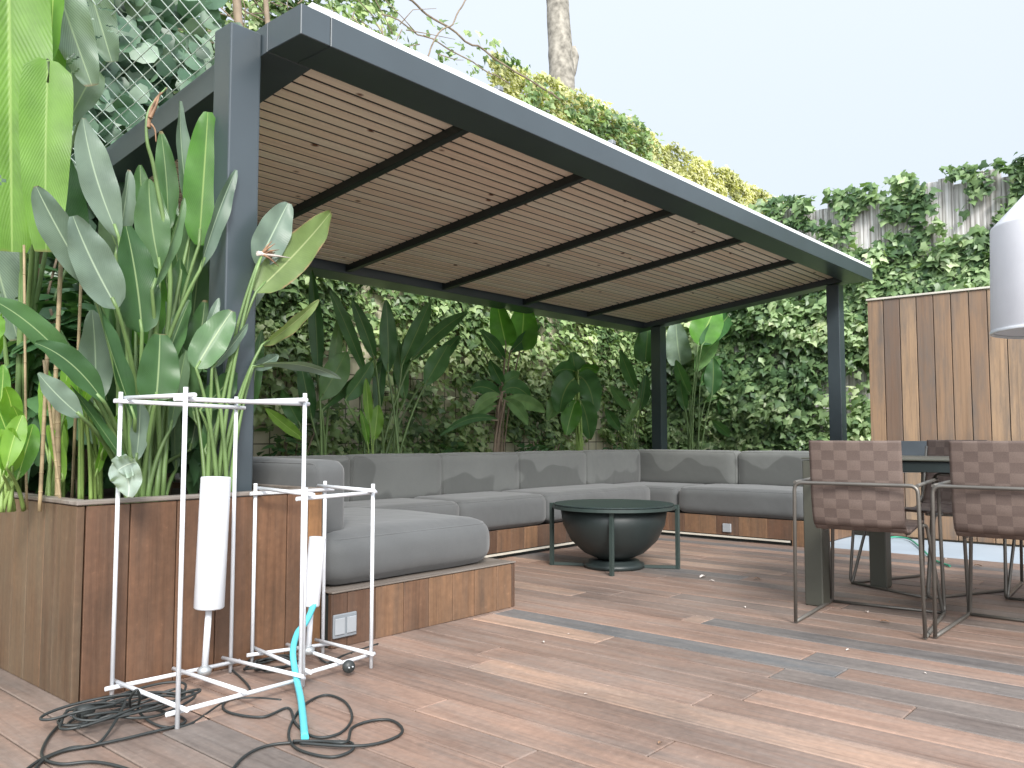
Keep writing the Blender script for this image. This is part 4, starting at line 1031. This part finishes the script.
pxplant('canna', bp(373, 4.85), 'slim canna with two lime-yellow leaves in front of the dark leaves', 'plant', PG, [
    (370, 425, 366, 378, 9, 4.8, M['lime'], {}), (374, 440, 378, 405, 14, 4.8, M['lime'], {}), (368, 445, 360, 410, 7, 4.8, M['lime'], {})], M['stalk_lime'], .008, .03)
pxplant('palm_lily', bp(492, 5.1), 'palm lily with drooping dark leaves at mid sofa', 'plant', PG, [
    (500, 395, 470, 390, 14, 5.0, K, dict(bend=(0, 0, .12))), (502, 392, 530, 398, 16, 5.0, K, dict(bend=(0, 0, .14))), (500, 388, 520, 375, 14, 5.1, K, dict(bend=(0, 0, .05))), (500, 396, 472, 415, 12, 4.95, K, dict(bend=(0, 0, .1))),
    (498, 420, 440, 436, 8, 4.9, K, dict(bend=(0, 0, .12))), (502, 400, 545, 412, 14, 5.0, K, dict(bend=(0, 0, .1))), (497, 405, 460, 430, 11, 5.0, K, dict(bend=(0, 0, .1))), (503, 385, 490, 360, 12, 5.1, K, {}), (505, 400, 528, 425, 12, 4.9, K, dict(bend=(0, 0, .08)))], M['vine'], .016, .03)
pxplant('banana_plant', bp(498, 5.5), 'young banana with two bright leaves high against the roof edge', 'plant', PG, [
    (506, 345, 497, 303, 24, 5.5, M['strel_green'], dict(shape=(.6, .4))), (520, 350, 524, 306, 30, 5.5, M['strel_green'], dict(shape=(.6, .4))), (510, 352, 540, 325, 14, 5.5, K, dict(roll=.4)), (505, 360, 480, 330, 12, 5.5, K, {})], M['vine'], .012, .04)
pxplant('banana_plant', bp(580, 5.2), 'banana plant with broad drooping leaves behind the fire bowl', 'plant', PG, [
    (574, 378, 560, 412, 26, 5.1, K, dict(bend=(-.06, 0, .08), shape=(.6, .4))), (578, 375, 594, 412, 24, 5.1, K, dict(bend=(.08, 0, .1), shape=(.6, .4))), (576, 372, 553, 375, 16, 5.2, K, dict(bend=(0, 0, .1))), (578, 370, 598, 372, 14, 5.1, M['strel_green'], dict(bend=(0, 0, .07), roll=.8)),
    (577, 385, 572, 352, 22, 5.3, K, {}), (580, 400, 590, 440, 22, 5.1, K, dict(bend=(.05, 0, .1))), (576, 400, 566, 436, 20, 5.1, M['strel_green'], dict(bend=(-.02, 0, .06))), (575, 395, 548, 420, 20, 5.2, K, dict(bend=(0, 0, .12)))], M['stalk_lime'], .018, .04)
pxplant('bird_of_paradise', bp(632, 5.4), 'thin bird of paradise just left of the rear post', 'plant', PG, [
    (645, 362, 648, 325, 24, 5.4, K, dict(shape=(.7, .5))), (636, 390, 620, 350, 12, 5.4, K, {}), (630, 410, 610, 385, 10, 5.3, K, {}), (640, 410, 646, 375, 12, 5.4, K, {}), (626, 425, 640, 398, 8, 5.3, K, {}), (620, 430, 606, 408, 10, 5.3, K, {})], MS, .008, .06)
pxplant('bird_of_paradise', bp(690, 5.0), 'tall bird of paradise right of the rear post with one pale leaf', 'plant', PG, [
    (681, 365, 676, 322, 24, 5.3, M['banana_grey'], dict(shape=(.6, .4))), (698, 345, 716, 306, 30, 4.9, M['strel_green'], dict(shape=(.7, .5))), (702, 345, 736, 305, 18, 4.85, K, dict(shape=(.7, .5))), (695, 372, 718, 340, 15, 5.0, K, dict(bend=(0, 0, .05))), (700, 385, 722, 355, 13, 5.0, K, dict(roll=.5)),
    (712, 395, 713, 358, 17, 4.9, K, {}), (690, 395, 676, 360, 12, 5.0, K, {}), (685, 410, 680, 380, 10, 5.0, K, {}), (705, 402, 735, 378, 9, 5.0, K, {})], MS, .012, .08)
pxplant('bird_of_paradise', bp(742, 4.9), 'low bird of paradise with upright narrow leaves behind the right sofa arm', 'plant', PG, [
    (738, 428, 730, 388, 11, 4.9, K, {}), (744, 425, 746, 380, 10, 4.9, M['strel_grey'], {}), (750, 425, 760, 396, 14, 4.9, M['strel_grey'], {}), (735, 430, 718, 400, 10, 4.9, K, {}), (757, 420, 775, 400, 12, 4.9, K, {}), (748, 430, 734, 366, 8, 4.9, K, {}), (760, 432, 790, 410, 9, 4.9, K, dict(bend=(0, 0, .05))), (745, 440, 752, 410, 9, 4.9, K, {}), (730, 436, 712, 420, 9, 4.8, K, {})], MS, .008, .06)
shrub('low_shrub', (1.5, 3.75, .58), .33, 1.0, 420, .11, M['darkleaf'], 'dark leafy shrub filling the gaps behind the big strelitzia stems', 42, SGp, ROUND)
for (u, Y, rad, h, lab, sd) in [(455, 5.5, .35, .95, 'low shrub behind the second back cushion', 31), (545, 5.5, .4, .95, 'low shrub between the palm lily and the drooping banana', 32), (615, 5.6, .4, .9, 'low shrub right of the drooping banana', 33), (720, 5.4, .4, .9, 'low shrub right of the rear post', 34), (290, 5.4, .35, 1.0, 'low shrub showing just right of the near post', 35), (790, 4.9, .4, .85, 'low shrub behind the rightmost back cushion', 36)]:
    shrub('low_shrub', at(u, 450, Y), rad, h, 330, .085, M['darkleaf'], lab, sd, 'low shrubs behind the sofa', LEAF2)

# ------------------------------------------------------------------ fallen leaves and petals on the deck
bits = [(543, 642, .022, 'M'), (569, 634, .012, 'w'), (848, 650, .018, 'w'), (703, 577, .05, 'w'), (712, 581, .03, 'w'), (757, 579, .04, 'b'), (885, 622, .04, 'b'), (867, 612, .03, 'w'), (890, 602, .02, 'b'), (925, 587, .03, 'b'), (978, 566, .05, 'b'), (745, 607, .018, 'w'), (586, 694, .012, 'w'), (660, 743, .018, 'b'), (925, 673, .01, 'w'), (945, 559, .03, 'w')]
desc = {'w': 'pale', 'b': 'brown', 'M': 'cream'}
places = ['small cream leaf scrap beside the orange board', 'tiny white petal right of the cream scrap', 'white petal in front of the left chair', 'white flower scrap on the deck right of the fire bowl', 'thin white scrap touching the flower scrap right of the fire bowl', 'curled brown leaf between fire bowl and table leg', 'brown twig-like leaf under the left near chair', 'white scrap on the floor bar of the left near chair', 'brown leaf by the second table leg', 'brown curled leaf under the far chair', 'brown curled leaf at the paving edge on the right', 'white petal in front of the table leg', 'tiny white speck in the middle of the deck', 'brown leaf scrap near the bottom centre', 'tiny pale speck right of the chairs', 'pale leaf lying on the blue paving']
for (u, v, s_, k), lab in zip(bits, places):
    p = onz(u, v, .004); a = random.uniform(0, 6); d = Vector((math.cos(a), math.sin(a), .1))*s_
    m_ = M['petal'] if k == 'b' else M['cream']
    o = blade_mesh(p-d*.5, p+d*.5, s_*.55, Vector((0, 0, s_*.25)), nrm=Vector((0, 0, 1)), fold=.4, wav=.1, n=6, m=4, seed=int(u)).build('fallen_leaf', m_, auto=False)
    tag(o, lab, 'fallen leaf', 'leaf litter on the deck')

# ------------------------------------------------------------------ light, camera
SUN_EL, SUN_AZ = R(38), R(-128)    # direction towards the sun (math angle in XY)
w = bpy.data.worlds.new('World'); S.world = w; w.use_nodes = True; nt = w.node_tree
sky = nt.nodes.new('ShaderNodeTexSky'); sky.sky_type = 'NISHITA'; sky.sun_disc = False
sky.sun_elevation = SUN_EL; sky.sun_rotation = math.pi/2-SUN_AZ; sky.air_density = 1.0; sky.dust_density = 4.0; sky.ozone_density = 1.0
bg = nt.nodes['Background']; bg.inputs[1].default_value = .1
mx = nt.nodes.new('ShaderNodeMix'); mx.data_type = 'RGBA'; mx.inputs[0].default_value = .82; # thin cloud over the blue: paler towards the horizon, brighter overhead and round the veiled sun
nt.links.new(sky.outputs[0], mx.inputs[6])
tc = nt.nodes.new('ShaderNodeTexCoord'); vn = nd(nt, 'ShaderNodeVectorMath', operation='NORMALIZE'); nt.links.new(tc.outputs['Generated'], vn.inputs[0])
sx = nd(nt, 'ShaderNodeSeparateXYZ'); nt.links.new(vn.outputs[0], sx.inputs[0])
dt = nd(nt, 'ShaderNodeVectorMath', operation='DOT_PRODUCT'); nt.links.new(vn.outputs[0], dt.inputs[0])
dt.inputs[1].default_value = (math.cos(SUN_AZ)*math.cos(SUN_EL), math.sin(SUN_AZ)*math.cos(SUN_EL), math.sin(SUN_EL))
z1 = nd(nt, 'ShaderNodeMath', operation='MULTIPLY_ADD', use_clamp=False); z1.inputs[1].default_value = .45; z1.inputs[2].default_value = .72; nt.links.new(sx.outputs[2], z1.inputs[0])
g0 = nd(nt, 'ShaderNodeMath', operation='MAXIMUM'); g0.inputs[1].default_value = 0; nt.links.new(dt.outputs['Value'], g0.inputs[0])
g1 = nd(nt, 'ShaderNodeMath', operation='POWER'); g1.inputs[1].default_value = 2.6; nt.links.new(g0.outputs[0], g1.inputs[0])
g2 = nd(nt, 'ShaderNodeMath', operation='MULTIPLY_ADD'); g2.inputs[1].default_value = 2.0; nt.links.new(g1.outputs[0], g2.inputs[0]); nt.links.new(z1.outputs[0], g2.inputs[2])
cs = nd(nt, 'ShaderNodeVectorMath', operation='SCALE'); cs.inputs[0].default_value = (3.62, 3.88, 4.2); nt.links.new(g2.outputs[0], cs.inputs['Scale'])
nt.links.new(cs.outputs[0], mx.inputs[7]); nt.links.new(mx.outputs[2], bg.inputs[0])
sl = bpy.data.lights.new('sun', 'SUN'); sl.energy = 1.5; sl.angle = R(16); sl.color = (1, .97, .92)
so = bpy.data.objects.new('sun', sl); COL.objects.link(so)
dv = Vector((math.cos(SUN_AZ)*math.cos(SUN_EL), math.sin(SUN_AZ)*math.cos(SUN_EL), math.sin(SUN_EL)))
so.rotation_euler = dv.to_track_quat('Z', 'Y').to_euler(); so.location = (0, 0, 12)
cam = bpy.data.cameras.new('camera'); co = bpy.data.objects.new('camera', cam); COL.objects.link(co); S.camera = co
cam.sensor_width = 36; cam.lens = FPX/1024*36; cam.clip_start = .05; cam.clip_end = 500
co.location = (0, 0, CH); co.rotation_euler = (math.pi/2+PIT, 0, YAW*0+math.atan2(FW[1], FW[0])-math.pi/2)
S.view_settings.view_transform = 'Standard'; S.view_settings.look = 'None'; S.view_settings.exposure = 1.55; S.view_settings.gamma = 1
